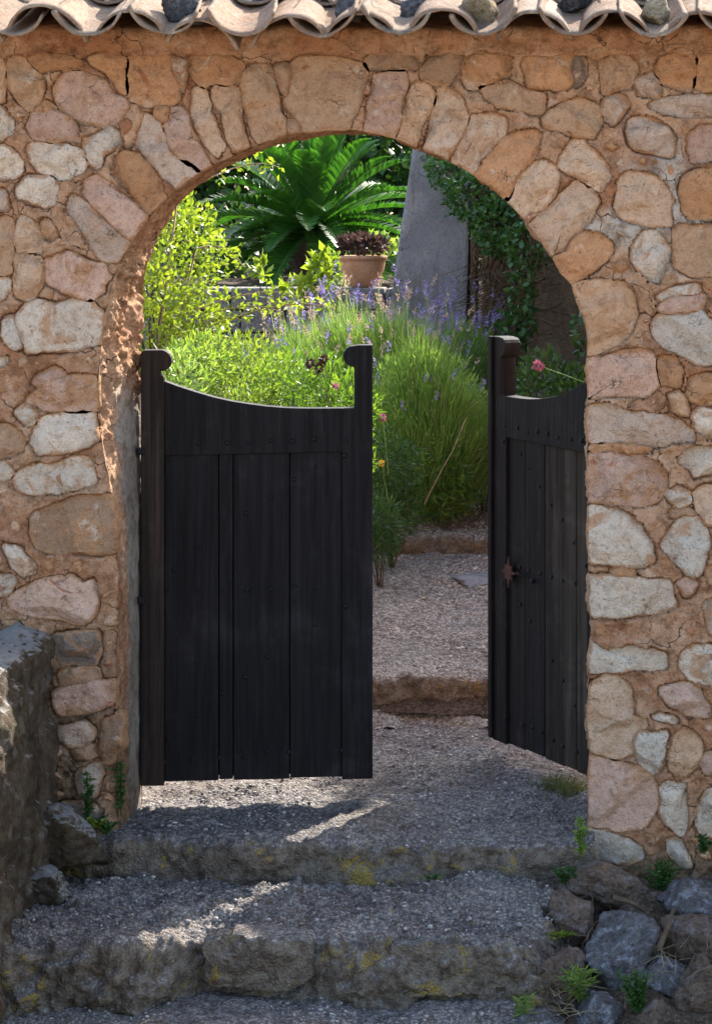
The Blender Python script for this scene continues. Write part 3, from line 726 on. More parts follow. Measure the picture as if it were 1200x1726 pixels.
# ------------------------------------------------------------------ rocks
def ico(sub):
    import bmesh
    bm = bmesh.new(); bmesh.ops.create_icosphere(bm, subdivisions=sub, radius=1)
    V = np.array([v.co[:] for v in bm.verts]); Fa = np.array([[v.index for v in f.verts] for f in bm.faces]); bm.free(); return V, Fa
ICO = {s: ico(s) for s in (1, 2, 3, 4, 5)}
def rock(name, loc, size, mat, seed, label, cat='rock', group=None, sub=4, amp=1., rot=0.):
    V, Fa = ICO[sub]; r = np.random.default_rng(seed); V = V.copy()
    d = np.ones(len(V)) * 1.25
    for _ in range(r.integers(12, 18)):
        n = norm(r.normal(0, 1, 3)); k = V @ n; d = np.where(k > .2, np.minimum(d, r.uniform(.5, .92) / np.maximum(k, .15)), d)
    V = V * d[:, None]; q = V + seed * 2.3
    V = V * (1 + amp * (.13 * fbm(q, 1.8, 3, 91) + .075 * fbm(q, 5, 3, 92) + .04 * fbm(q, 14, 3, 93)))[:, None]
    V = V * np.array(size)[None]; c, s = math.cos(rot), math.sin(rot)
    V = np.stack([V[:, 0] * c - V[:, 1] * s, V[:, 0] * s + V[:, 1] * c, V[:, 2]], 1)
    o = obj(name, V, Fa, mat, None, True, loc); return tag(o, label, cat, group)
M['rockg'] = mat_rock('grey lichen rock', (.09, .085, .085), (.17, .16, .155), (.30, .31, .34), .75, .15)
M['rockb'] = mat_rock('brown rock', (.10, .07, .05), (.2, .14, .10), (.24, .23, .23), .45, .35)
M['rocky'] = mat_rock('ochre rock', (.22, .16, .09), (.40, .31, .18), (.45, .42, .36), .5, .4)
M['rockd'] = mat_rock('dark rock', (.05, .048, .05), (.11, .105, .105), (.3, .3, .3), .35, .05)
for i, (px, py, d, sx, sz, m, lab) in enumerate([
    (302, 22, 7.13, .062, .055, 'rockd', 'grey angular rock lying between tiles at upper left of coping'),
    (395, -4, 7.40, .09, .045, 'rockd', 'dark flat rock on the tiles behind the grey angular rock'),
    (450, 2, 7.36, .06, .045, 'rockg', 'grey stone on the tiles right of the dark flat rock'),
    (505, -2, 7.34, .055, .04, 'rocky', 'small tan stone on the tiles above the arch stones'),
    (588, 14, 7.16, .062, .048, 'rockd', 'dark angular rock wedged between tiles near middle of coping'),
    (700, 12, 7.2, .06, .05, 'rockd', 'black pitted rock in the tile channel right of middle'),
    (815, 14, 7.14, .055, .065, 'rocky', 'yellowish lichen rock leaning in a tile channel'),
    (965, 6, 7.24, .06, .045, 'rockd', 'black rough rock in the tile channel toward the right'),
    (1110, 24, 7.12, .05, .05, 'rocky', 'ochre stone in the tile channel near right end'),
    (1150, -6, 7.40, .08, .045, 'rockb', 'brown rock on the tiles at the far right end')]):
    rock('coping_rock', P(px, py, d), (sx, sx * .8, sz), M[m], 300 + i, lab, 'rock', 'rocks weighing down the roof tiles', 4, 1.3, i)

# ------------------------------------------------------------------ steps, path and ground
def arc_profile(pts, ds):
    return resample(np.array(pts, float), ds, False)
def step_mesh(name, prof, x0, x1, ds, seed, wob=.03, amp=1., lipY=None, mat='step', endfall=0):
    pr = arc_profile(prof, ds); xs = np.arange(x0, x1, ds); nx, npf = len(xs), len(pr)
    tg = np.gradient(pr, axis=0); nn = np.stack([-tg[:, 1], tg[:, 0]], 1); nn /= np.linalg.norm(nn, axis=1)[:, None]
    V = np.zeros((nx, npf, 3)); V[..., 0] = xs[:, None]; V[..., 1] = pr[None, :, 0]; V[..., 2] = pr[None, :, 1]
    y0 = pr[0, 0] if lipY is None else lipY
    fall = sstep(.35, .05, pr[:, 1] * 0 + (pr[:, 0] - y0)) if lipY is not None else np.zeros(npf)
    wx = fbm(np.stack([xs, 0 * xs + seed, 0 * xs], 1), 2.3, 3, seed) * wob * 1.7
    V[..., 1] += wx[:, None] * fall[None]
    q = V.reshape(-1, 3); h = amp * (.022 * fbm(q, 4.5, 3, seed + 1) + .012 * fbm(q, 17, 3, seed + 2) + .005 * fbm(q, 60, 3, seed + 3))
    steep = np.clip(-nn[:, 0], 0, 1)
    h = h.reshape(nx, npf) * (1 + .8 * steep[None])
    V[..., 1] += h * nn[None, :, 0]; V[..., 2] += h * nn[None, :, 1]
    if endfall:
        e_ = sstep(x1 - .17, x1, V[..., 0] + (.10 * fbm(q, 5, 3, seed + 7)).reshape(nx, npf)); V[..., 2] -= endfall * e_ ; V[..., 1] += .05 * e_ * steep[None]
    o = obj(name, V.reshape(-1, 3), grid_faces(nx, npf), M[mat])
    return tag(o, kind='structure'), V, steep
def nose(y, z0, z1, r=.03):                         # riser from z0 to z1 with a worn rounded edge
    a = np.linspace(0, math.pi / 2, 6)
    return [(y, z0), (y, z1 - r)] + [(y + r - r * math.cos(t), z1 - r + r * math.sin(t)) for t in a[1:]]
s1, V1, k1 = step_mesh('lower_tread', [(5.4, -.30), (6.56, -.278)], -1.75, .12, .009, 11, 0, 1.2, None, 'step', .05)
s2, V2, k2 = step_mesh('lower_step', nose(6.46, -.31, -.116, .045) + [(7.0, -.115), (7.2, -.118)], -1.75, .11, .0075, 21, .085, 2.2, 6.46, 'step', .15)
s3, V3, k3 = step_mesh('landing', nose(7.11, -.16, -.005, .045) + [(7.5, .0), (8.3, .004), (8.85, .0)], -1.75, .135, .0085, 31, .05, 1.2, 7.11)
s4, V4, k4 = step_mesh('garden_step', [(8.62, .0), (8.71, .045)] + nose(8.75, .06, .176, .035) + [(9.6, .265), (10.7, .376)], -1.25, .55, .0095, 41, .03, 1., 8.75, 'path')
s5, V5, k5 = step_mesh('upper_garden_step', nose(10.6, .34, .442, .03) + [(11.6, .55), (12.9, .76)], -1.3, .4, .012, 51, .04, 1., 10.6, 'path')
for i, poly in enumerate([[(104, 1594), (170, 1588), (236, 1590), (238, 1642), (212, 1656), (122, 1662), (104, 1632)], [(340, 1588), (420, 1578), (522, 1588), (528, 1650), (480, 1678), (344, 1664)],
                          [(655, 1598), (740, 1590), (800, 1600), (880, 1610), (884, 1660), (780, 1680), (652, 1682)]]):
    build_stone(stone_outline(poly, 900 + i, 5, 0), 900 + i, (.15, .115, .085), s2, Y=6.475, proud=.004, mat=M['step'], deep=.12, rough=2.6)

def pebbles(name, src, n, r0, r1, seed, gm=None):
    r = np.random.default_rng(seed); V, Fa = ICO[1]
    src = src[(fbm(src, 3.2, 3, 77) + r.normal(0, .12, len(src))) > -.05]
    k = r.choice(len(src), n); c = src[k] + np.c_[r.uniform(-.004, .004, (n, 2)), r.uniform(-.001, .002, n)]
    rad = r0 + (r1 - r0) * r.random(n) ** 3.2
    s = rad[:, None] * r.uniform(.6, 1.25, (n, 3)) * np.array([1, 1, .7])
    a = r.uniform(0, 6.28, n); cs, sn = np.cos(a)[:, None], np.sin(a)[:, None]
    J = V[None] * (1 + .25 * r.normal(0, 1, (n, len(V), 1))); Q = J * s[:, None]
    Q = np.stack([Q[..., 0] * cs - Q[..., 1] * sn, Q[..., 0] * sn + Q[..., 1] * cs, Q[..., 2]], -1) + c[:, None]
    FF = (Fa[None] + (np.arange(n) * len(V))[:, None, None]).reshape(-1, 3)
    o = obj(name, Q.reshape(-1, 3), FF, gm or M['gravel'], None, False); return o
Ng = NB('gravel'); gg = Ng.n('ShaderNodeNewGeometry'); rc = Ng.n('ShaderNodeValToRGB'); Ng.l(gg.outputs['Random Per Island'], rc.inputs[0])
rc.color_ramp.elements[0].color = (.10, .092, .09, 1); rc.color_ramp.elements[1].color = (.52, .47, .41, 1)
for ps, cl in ((.5, (.21, .19, .18)), (.8, (.29, .26, .235)), (.95, (.38, .345, .31))):
    e = rc.color_ramp.elements.new(ps); e.color = (*cl, 1)
M['gravel'] = Ng.done(rc.outputs[0], .9, None, .2)
M['gravel2'] = M['gravel'].copy(); M['gravel2'].name = 'pale gravel'
for e_, cl in zip([n_ for n_ in M['gravel2'].node_tree.nodes if n_.type == 'VALTORGB'][0].color_ramp.elements, ((.17, .15, .13), (.31, .275, .24), (.40, .355, .305), (.48, .43, .365), (.58, .53, .46))): e_.color = (*cl, 1)
def tread(V, k, ylo, yhi, xlo, xhi):
    q = V[:, k < .4].reshape(-1, 3); return q[(q[:, 1] > ylo) & (q[:, 1] < yhi) & (q[:, 0] > xlo) & (q[:, 0] < xhi)]
for nm, src, n, a, b, sd_, lab in (
    ('gravel', np.vstack([tread(V1, k1, 6.1, 6.5, -1.6, .6), tread(V2, k2, 6.45, 7.15, -1.6, .5)]), 6500, .0015, .0085, 1, 'loose grit and pebbles strewn over the lower steps'),
    ('gravel', tread(V3, k3, 7.1, 8.8, -1.5, .3), 8500, .0015, .008, 2, 'loose grit and pebbles strewn over the gateway landing'),
    ('gravel', np.vstack([tread(V4, k4, 8.7, 10.6, -1.0, .2), tread(V5, k5, 10.6, 11.9, -1.0, .2)]), 12000, .002, .0105, 3, 'loose grit and pebbles strewn over the garden path')):
    tag(pebbles(nm, src, n, a, b, sd_, M['gravel2'] if sd_ == 3 else None), lab, 'gravel', None, 'stuff')

fl = rock('highlight_slab', (-.32, 10.2, .325), (.13, .26, .022), M['pillar'], 610, 'smooth slab added for the sunlit highlight on the path beside the open gate leaf', 'highlight_slab', None, 4, .4, .1)  # added slab, stands in for a sunlit highlight on the smooth wet path
# garden ground, rising to the back
ux = np.linspace(-7, 5, 150); uy = np.linspace(8.7, 26, 190); UX, UY = np.meshgrid(ux, uy, indexing='ij')
def path_z(y): return np.interp(y, [8.6, 8.75, 10.6, 12.9, 14, 20, 26], [-.03, .16, .36, .73, 1.0, 1.4, 1.5])
def garden_z(x, y):
    left = sstep(-.85, -1.35, x); right = sstep(.05, .5, x)
    b = path_z(y) - .045; l = np.interp(y, [8.7, 9.3, 10.5, 13.6, 14.0, 14.4, 26], [-.05, .25, .62, .95, 1.0, 1.36, 1.5])
    return b * (1 - left) + left * l + right * .25 * sstep(8.7, 9.6, y)
gp = np.stack([UX.ravel(), UY.ravel(), 0 * UX.ravel()], 1); gz = garden_z(gp[:, 0], gp[:, 1]) + .03 * fbm(gp, 3, 4, 95)
tag(obj('garden_ground', np.c_[gp[:, :2], gz], grid_faces(150, 190), M['soil']), kind='structure')
gxs = np.r_[-900, -200, -60, np.linspace(-20, 20, 60), 60, 200, 900]; gys = np.r_[-900, -200, -60, np.linspace(-20, 30, 70), 60, 200, 900]
A, B = np.meshgrid(gxs, gys, indexing='ij'); gp = np.stack([A.ravel(), B.ravel(), 0 * A.ravel()], 1)
tag(obj('ground', np.c_[gp[:, :2], -.36 + .03 * fbm(gp, .6, 3, 96)], grid_faces(len(gxs), len(gys)), M['yard']), kind='structure')

# low flank wall running towards the viewer at the left of the steps
flank = thing('flank_wall', 'low dirty rubble wall beside the steps at the left', 'wall', (-1.75, 6.6, -.3))
nx_, ny_, = 70, 110
pf = arc_profile([(-2.3, -.3), (-2.3, .62), (-1.60, .61), (-1.54, .585), (-1.515, .48), (-1.50, .1), (-1.46, -.3)], .009)
ys = np.arange(5.3, 7.23, .009); FV = np.zeros((len(ys), len(pf), 3)); FV[..., 0] = pf[None, :, 0]; FV[..., 1] = ys[:, None]; FV[..., 2] = pf[None, :, 1]
q = FV.reshape(-1, 3); tg = np.gradient(pf, axis=0); nn = np.stack([-tg[:, 1], tg[:, 0]], 1); nn /= np.linalg.norm(nn, axis=1)[:, None]
h = .035 * fbm(q, 5, 3, 97) + .02 * fbm(q, 16, 3, 98) + .008 * fbm(q, 60, 3, 99); h = h.reshape(len(ys), len(pf))
FV[..., 0] += h * nn[None, :, 0]; FV[..., 2] += h * nn[None, :, 1]
FV = FV.reshape(-1, 3) - np.array([-1.75, 6.6, -.3])
N_ = NB('dirty rubble'); p_ = N_.pos(); n1 = N_.noise(p_, 6, 6, .65, .5); n2 = N_.noise(p_, 40, 5, .7); n3 = N_.noise(p_, 180, 3, .7)
c_ = N_.mix(N_.ramp(n1, .35, .65), (.045, .032, .02), (.105, .075, .048)); c_ = N_.mix(N_.math('MULTIPLY', N_.ramp(N_.noise(p_, 9, 5, .7), .54, .64), .7), c_, (.15, .135, .11))
c_ = N_.mix(N_.math('MULTIPLY', N_.ramp(N_.noise(p_, 5, 6, .7), .55, .68), .6), c_, (.07, .075, .025))
c_ = N_.mix(N_.ramp(n2, .3, .6, .7, 0), c_, (.3, .26, .22), 'MULTIPLY')
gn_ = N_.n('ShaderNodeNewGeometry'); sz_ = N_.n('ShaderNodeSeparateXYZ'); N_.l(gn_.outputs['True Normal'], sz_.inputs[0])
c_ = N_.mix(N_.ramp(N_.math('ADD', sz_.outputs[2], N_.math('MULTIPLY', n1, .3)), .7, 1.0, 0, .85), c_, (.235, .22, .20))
M['dirty'] = N_.done(c_, .95, N_.bump(N_.math('ADD', n2, N_.math('MULTIPLY', n3, .4)), .9, .012), .15)
obj('rubble_core', FV, grid_faces(len(ys), len(pf)), M['dirty'], flank)
rock('corner_rock', (-1.43, 7.06, .0), (.115, .12, .10), M['dirty'], 701, 'dirt covered rock in the corner where wall meets landing', 'rock', None, 5, 1.2, .4)
rock('corner_rock', (-1.50, 6.93, -.10), (.10, .12, .09), M['dirty'], 704, 'dirt covered rock beside the lower tread at left', 'rock', None, 5, 1.2, .9)
# earth bank under the rocks on the right
bx_, by_ = np.meshgrid(np.linspace(-.12, 1.6, 150), np.linspace(5.6, 7.19, 140), indexing='ij')
q = np.stack([bx_.ravel(), by_.ravel(), 0 * bx_.ravel()], 1)
zz = -.325 + sstep(-.06, .22, q[:, 0] + .05 * fbm(q, 5, 2, 102)) * (.02 + .17 * sstep(6.2, 7.1, q[:, 1])) + .045 * fbm(q, 8, 4, 101)
tag(obj('earth_bank', np.c_[q[:, :2], zz], grid_faces(150, 140), M['soil']), kind='structure')
def bankz(x, y): return -.33 + float(sstep(-.06, .22, np.array(x)) * (.02 + .17 * sstep(6.2, 7.1, np.array(y)))) + .07
for i, (px, py, d, sx, sy, sz, m, lab) in enumerate([
    (1022, 1484, 7.0, .13, .09, .066, 'rockb', 'low brown rock at the foot of the right gate jamb'),
    (972, 1548, 6.82, .085, .08, .07, 'rockb', 'brown rock beside the step with moss under it'),
    (1040, 1610, 6.66, .165, .13, .135, 'rockg', 'biggest grey lichen boulder in middle of the pile'),
    (1172, 1520, 6.92, .13, .1, .085, 'rockg', 'bluish grey rock against the wall at right edge'),
    (1165, 1600, 6.72, .12, .1, .08, 'rockb', 'dark brown rock below the bluish grey one'),
    (945, 1656, 6.55, .095, .09, .11, 'rockb', 'tall ochre and grey rock at the pile left end'),
    (1175, 1690, 6.48, .125, .1, .11, 'rockb', 'rounded brown boulder in the lower right corner'),
    (1110, 1650, 6.55, .075, .07, .075, 'rockg', 'grey rock wedged between the two largest boulders'),
    (1010, 1706, 6.42, .085, .08, .06, 'rockg', 'small grey rock at bottom edge under the big boulder'),
    (1095, 1724, 6.38, .06, .06, .05, 'rockb', 'small brown rock at bottom edge of the pile'),
    (1105, 1520, 7.0, .05, .05, .035, 'rockb', 'little brown stone among weeds at the wall foot'),
    (905, 1722, 6.36, .05, .06, .04, 'rockg', 'little grey stone at bottom by the lowest tread'),
    (1260, 1560, 6.8, .12, .1, .1, 'rockg', 'grey boulder just past the right edge'),
    (1265, 1680, 6.5, .12, .1, .1, 'rockb', 'brown boulder just past the lower right corner')]):
    rock('rock', P(px, py, d), (sx, sy, sz), M[m], 400 + i * 3, lab, 'rock', 'rocks piled beside the steps', 5, 1.35, i * .7)

# ------------------------------------------------------------------ the two gate leaves
SD = F / 7.55
def lu(px): return (px - 238) / SD
def lz(py): return CZ - (py - 370) / SD
W_LEAF = lu(627)
def circ(cx, cz, r, a0, a1, n=9): return [(cx + r * math.cos(math.radians(a)), cz + r * math.sin(math.radians(a))) for a in np.linspace(a0, a1, n)]
def stud_mesh(seed):
    V, Fa = ICO[2]; V = V.copy(); V = V * np.array([.0072, .006, .0072]); V[:, 1] = np.minimum(V[:, 1], .001); return mesh_np('stud', V, Fa, M['iron'])
STUD = stud_mesh(0)
studs_px = [(294, 748), (335, 749), (380, 748), (418, 746), (455, 746), (490, 746), (530, 744), (581, 745), (581, 772), (495, 812), (530, 790), (457, 842), (415, 870), (376, 892), (335, 925), (294, 960),
            (284, 995), (330, 996), (375, 996), (415, 997), (455, 995), (497, 994), (530, 992), (582, 993), (582, 1027), (530, 1058), (493, 1083), (450, 1112), (413, 1142), (373, 1170), (330, 1205), (283, 1245),
            (278, 1284), (322, 1282), (370, 1281), (410, 1280), (450, 1274), (485, 1273), (520, 1273), (577, 1270)]
def gate_leaf(mir, loc, ang, label, plank_px, mats):
    root = thing('gate_leaf', label, 'gate', loc, 'pair of wooden gate leaves'); root.rotation_euler = (0, 0, ang)
    sx = -1 if mir else 1
    def pr(name, pts, y0, y1, mat, b=.004): return prism(name, [(sx * x, z) for x, z in pts], y0, y1, mat, root, b)
    zb = lz(1324)
    # hinge stile with scroll towards the middle
    hs = [(0, zb), (lu(277), zb), (lu(277), lz(636)), (lu(270), lz(630)), (lu(270), lz(622))] + circ(lu(271), lz(608), .035, -80, 80, 9) + [(.012, lz(590)), (0, lz(594))]
    pr('stile', hs, -.012, .052, mats[0])
    fs = [(lu(575), zb + .008), (W_LEAF, zb + .008), (W_LEAF, lz(583)), (lu(604), lz(583))] + circ(lu(595), lz(602), .034, 85, 265, 9) + [(lu(596), lz(622)), (lu(596), lz(690)), (lu(575), lz(690))]
    fst = pr('stile', fs, -.010, .052, mats[1])
    top = [(277, 642), (300, 651), (330, 661), (360, 670), (390, 677), (420, 682), (450, 686), (485, 689), (520, 690), (548, 690), (576.5, 690)]
    rail = pr('rail', [(lu(278), lz(768)), (lu(576.5), lz(764))] + [(lu(x), lz(y)) for x, y in reversed(top)][0:] , -.008, .046, mats[1], .003)
    planks = []
    for k, (a, b, m, dy) in enumerate(plank_px):
        x0, x1 = lu(a) + .0015, lu(b) - .0015
        planks.append(bev_box('plank', min(sx * x0, sx * x1), max(sx * x0, sx * x1), dy, .034, zb + .01 + .004 * (k % 2), lz(760), m, root, .0035))
    bev_box('light_stop_board', *sorted((sx * lu(279), sx * lu(580))), .0345, .040, zb + .02, lz(762), M['door'], root, 0)  # hidden panel added to stop light coming through the plank gaps
    bev_box('back_brace', *sorted((sx * lu(280), sx * lu(574))), .041, .06, lz(1040), lz(985), M['door'], root, .003)
    bev_box('back_brace', *sorted((sx * lu(280), sx * lu(574))), .041, .06, lz(1300), lz(1240), M['door'], root, .003)
    for i, (x, y) in enumerate(studs_px):
        base = -.0085 if y < 760 else (-.0105 if x > 576 else .002)
        par = rail if y < 760 and x < 576 else fst if x > 576 else [p for p, (a, b, *_ ) in zip(planks, plank_px) if a <= x <= b][0]
        link('stud', STUD, par, (sx * (lu(x) + random.uniform(-.004, .004)), base, lz(y) + random.uniform(-.004, .004))).scale = (random.uniform(.75, 1.25),) * 3
    for y in (760, 1010):
        bev_box('hinge_pin', -.012, .014, -.026, -.006, lz(y) - .012, lz(y) + .012, M['iron'], root, .005)
    return root
D_, WN, BP = M['door'], M['worn'], M['postwood']
hx = (238 - VX) * 7.55 / F
left = gate_leaf(False, (hx, 7.55, 0), math.radians(5), 'black wooden gate leaf at left, almost shut across the archway', [(277, 368, D_, .003), (368, 392, D_, .001), (392, 487, D_, .004), (487, 576, D_, .002)], (BP, D_))
right = gate_leaf(True, ((1013 - VX) * 7.55 / F, 7.55, 0), -math.radians(61.2), 'dark wooden gate leaf at right, swung open into the garden', [(277, 325, M['weathered'], .003), (325, 368, M['weathered'], .001), (368, 440, WN, .004), (440, 512, D_, .002), (512, 576, D_, .003)], (D_, D_))
# overlapping lip on the meeting edge, star shaped plate and bolt of the open leaf
bev_box('meeting_lip', -(W_LEAF + .012), -(W_LEAF - .012), -.022, -.0105, lz(1316), lz(583), D_, right, .003)
star = []
for i in range(16):
    a = math.pi / 2 + i * math.pi / 8; rr_ = (.054 if i % 4 == 0 else .036) if i % 2 == 0 else .022
    star.append((-lu(560) + rr_ * math.cos(a) * 1.05, .66 + rr_ * math.sin(a)))
prism('star_plate', star, -.0165, -.0104, M['rust'], right, 0)
tubes('bolt', [[(-lu(524), -.006, .664), (-lu(520), -.02, .667), (-lu(508), -.022, .664), (-lu(504), -.006, .660)]], [(.004, .004)], M['iron'], right, 8)
V_, F_ = ICO[3]; obj('knob', V_ * np.array([.010, .010, .010]), F_, M['iron'], right, True, (-lu(470), -.012, .652))

# ------------------------------------------------------------------ garden
def blob(n, c, r, seed, shell=.5, zmin=None):
    g_ = np.random.default_rng(seed); d = norm(g_.normal(0, 1, (n, 3))); k = (shell + (1 - shell) * g_.random((n, 1)) ** .6)
    p = d * k; p *= (1 + .25 * fbm(d, 2.2, 3, seed)[:, None]); q = p * np.array(r)[None] + np.array(c)[None]
    if zmin is not None: m = q[:, 2] > zmin; return q[m], d[m]
    return q, d
# lavender hedge by the path
def lavender(name, label, c, R, top, n, seed, nfl, fl_mats, base_z, sm='lav', Lmax=.34, lf='lavlow', k_leaf=1.1):
    g_ = np.random.default_rng(seed); t = thing(name, label, 'lavender', (c[0], c[1], base_z), 'lavender clumps in the garden'); o = np.array([c[0], c[1], base_z])
    a = g_.uniform(0, 2 * np.pi, n); r = np.sqrt(g_.random(n)); ux_ = np.stack([np.cos(a) * r * R[0], np.sin(a) * r * R[1]], 1)
    hgt = (top - base_z) * np.sqrt(np.clip(1 - .72 * r ** 2, 0, 1)) * (1 + .3 * fbm(np.c_[ux_, 0 * a], 4, 3, seed))
    st = np.c_[ux_ * .82, hgt * g_.uniform(.1, .75, n)]; d = np.c_[ux_ / np.array(R) * .45, np.ones(n)] + g_.normal(0, .13, (n, 3))
    L = np.clip(hgt - st[:, 2], .05, None) * g_.uniform(.55, 1.02, n); L = np.minimum(L, Lmax)
    st[:, 2] = np.maximum(st[:, 2], hgt - L - g_.random(n) * .35 * hgt)
    blades('stems', st, d, L, g_.uniform(.0025, .0055, n), M[sm], t, .16)
    kd = g_.choice(n, n // 14, False); blades('dead_stems', st[kd], d[kd] + g_.normal(0, .25, (len(kd), 3)), L[kd] * 1.1, .004, M['straw'], t, .25)
    q, dd = blob(int(n * k_leaf), (0, 0, (top - base_z) * .42), (R[0] * .92, R[1] * .92, (top - base_z) * .46), seed + 1, .6, 0.0)
    leaves('leaves', q, dd * .5 + np.array([[0, 0, .8]]), .034, .0065, M[lf], t, .1, .5)
    if nfl:
        k = g_.choice(np.where(r < .85)[0], nfl, False); f0 = st[k] + norm(d[k]) * L[k][:, None]; fd_ = norm(d[k] + g_.normal(0, .15, (nfl, 3))); sl_ = g_.uniform(.08, .2, nfl)
        blades('flower_stalks', f0, fd_, sl_, .003, M['lav'], t, .1)
        for mi, m in enumerate(fl_mats):
            kk = np.arange(mi, nfl, len(fl_mats)); pts, ds = [], []
            for w_ in range(14):
                u = .72 + .3 * w_ / 14
                pts.append(f0[kk] + fd_[kk] * (sl_[kk] * u)[:, None] + g_.normal(0, .0045, (len(kk), 3))); ds.append(fd_[kk])
            leaves('flower_spikes', np.vstack(pts), np.vstack(ds), .015, .008, M[m], t, .2, .7)
    return t
lavender('lavender_bush', 'large green lavender bush with purple tips beside the path', (-.84, 11.45), (.44, .46), 1.50, 7000, 5, 210, ('purple', 'dryfl'), .55)
lavender('lavender_bush', 'tall bright green upright bush between both gate leaves', (-.60, 10.95), (.36, .34), 1.36, 9000, 45, 20, ('purple',), .44, 'bright', .2, 'bright', 1.5)
lavender('lavender_bush', 'smaller lavender clump with pale spikes left of the large bush', (-1.27, 12.0), (.32, .36), 1.34, 2600, 15, 60, ('purple', 'dryfl'), .72)
lavender('lavender_bush', 'dark lavender clump in front of the grey pillar', (-.48, 12.35), (.22, .28), 1.42, 2200, 25, 70, ('purple',), .66)

def foliage(name, label, cat, blobs, n, L, W, mat, seed, up=.3, stems=6, stem_r=(.008, .003), base=None, group=None, shell=.45, jit=.6):
    c0 = np.array(blobs[0][0]); b = np.array(base if base is not None else (c0[0], c0[1], c0[2] - blobs[0][1][2])); g_ = np.random.default_rng(seed)
    t = thing(name, label, cat, b, group); pts, ds = [], []
    tot = sum(r[0] * r[1] * r[2] for _, r in blobs) or 1
    for i, (c, r) in enumerate(blobs):
        q, d = blob(max(30, int(n * r[0] * r[1] * r[2] / tot)), np.array(c) - b, r, seed + i, shell); pts.append(q); ds.append(d)
    leaves('foliage', np.vstack(pts), np.vstack(ds) * .6 + np.array([[0, 0, up]]), L, W, M[mat], t, .2, jit)
    if stems:
        ls = []
        for i in range(stems):
            c, r = blobs[i % len(blobs)]; e = np.array(c) - b + g_.normal(0, .45, 3) * np.array(r); m = e * .5 + g_.normal(0, .06, 3) * np.linalg.norm(e)
            tt_ = np.linspace(0, 1, 8)[:, None]; ls.append(2 * tt_ * (1 - tt_) * m + tt_ ** 2 * e)
        tubes('branches', ls, [stem_r] * stems, M['bark'], t, 5)
    return t
def W3(px, py, d): return tuple(P(px, py, d))
foliage('shrub', 'sunlit yellow green shrub at the left side of the arch', 'shrub', [(W3(300, 440, 10.4), (.22, .22, .30)), (W3(285, 345, 10.5), (.12, .16, .18)), (W3(330, 545, 10.2), (.16, .2, .10)), (W3(262, 520, 10.1), (.15, .2, .3))], 3400, .034, .016, 'yel', 31, .3, 18, (.009, .003), (-1.72, 10.3, .6))
g_ = np.random.default_rng(77)
arch_t = thing('shrub', 'thin arching twigs with few yellow leaves reaching toward the cycad', 'shrub', (-1.75, 10.0, .62)); ls = []; tips = []
for px, py, qx, qy in ((300, 330, 470, 282), (330, 420, 410, 450), (290, 540, 500, 500), (280, 560, 470, 525), (270, 580, 420, 545), (330, 560, 560, 520)):
    a = np.array(P(px, py, 10.2)) - np.array((-1.75, 10.0, .62)); b = np.array(P(qx, qy, 10.0)) - np.array((-1.75, 10.0, .62)); m = a * .3 + b * .7 + np.array([0, 0, .1])
    tt_ = np.linspace(0, 1, 14)[:, None]; full = (1 - tt_) ** 2 * a + 2 * tt_ * (1 - tt_) * m + tt_ ** 2 * b; r_ = np.vstack([np.linspace((0, 0, 0), a, 6)[:-1], full]); ls.append(r_); tips.append(full[4:])
tubes('twigs', ls, [(.006, .0018)] * len(ls), M['twig'], arch_t, 5)
tp = np.vstack(tips); tp = np.repeat(tp, 5, 0) + g_.normal(0, .02, (len(tp) * 5, 3)); leaves('foliage', tp, g_.normal(0, .5, tp.shape) + np.array([[0, 0, .3]]), .034, .016, M['yel'], arch_t, .2, .7)
for i, (px, py, d, r, m, n, lab) in enumerate([
    (330, 620, 9.7, (.17, .2, .15), 'weed', 1500, 'feathery green weeds behind the left gate post'),
    (415, 640, 9.9, (.2, .2, .16), 'weed', 1800, 'feathery weeds behind the dip of the left gate leaf'),
    (520, 650, 10.1, (.2, .2, .17), 'lavlow', 1900, 'bright green clump between weeds and lavender bush'),
    (385, 600, 10.8, (.24, .22, .12), 'yel', 900, 'yellow flowering clump below the stone terrace'),
    (300, 650, 9.4, (.12, .14, .16), 'lav', 900, 'silvery clump close behind the left gate post'),
    (590, 690, 9.9, (.13, .13, .15), 'lavlow', 1000, 'low green clump beside the tall end post')]):
    c = W3(px, py, d); foliage('garden_weed', lab, 'plant', [(c, r), ((c[0], c[1], c[2] - r[2] * 1.3), (r[0] * .8, r[1] * .8, r[2]))], n, .042, .010, m, 50 + i, .6, 5, (.004, .002), (c[0], c[1], float(garden_z(np.array(c[0]), np.array(c[1]))) - .02), 'weeds in the flower bed', .3)
for i, (px, py, d, r, n, lab) in enumerate([
    (660, 800, 10.35, (.13, .16, .2), 2200, 'dark ferny bush right behind the left gate leaf'),
    (755, 800, 10.75, (.14, .16, .12), 1700, 'drooping ferny growth at the foot of the lavender'),
    (815, 740, 11.1, (.12, .14, .2), 1700, 'ferny green bush half hidden by the open gate leaf'),
    (640, 880, 10.0, (.09, .1, .11), 1000, 'small dark fern spilling onto the path edge')]):
    c = W3(px, py, d); foliage('fern_bush', lab, 'plant', [(c, r), ((c[0], c[1], c[2] - r[2] * .9), (r[0] * .9, r[1] * .9, r[2] * .7))], n, .05, .007, 'fern' if i in (0, 3) else 'lavlow', 70 + i, .25, 6, (.004, .002), (c[0], c[1], float(path_z(c[1])) - .03), 'ferny bushes along the path', .3)
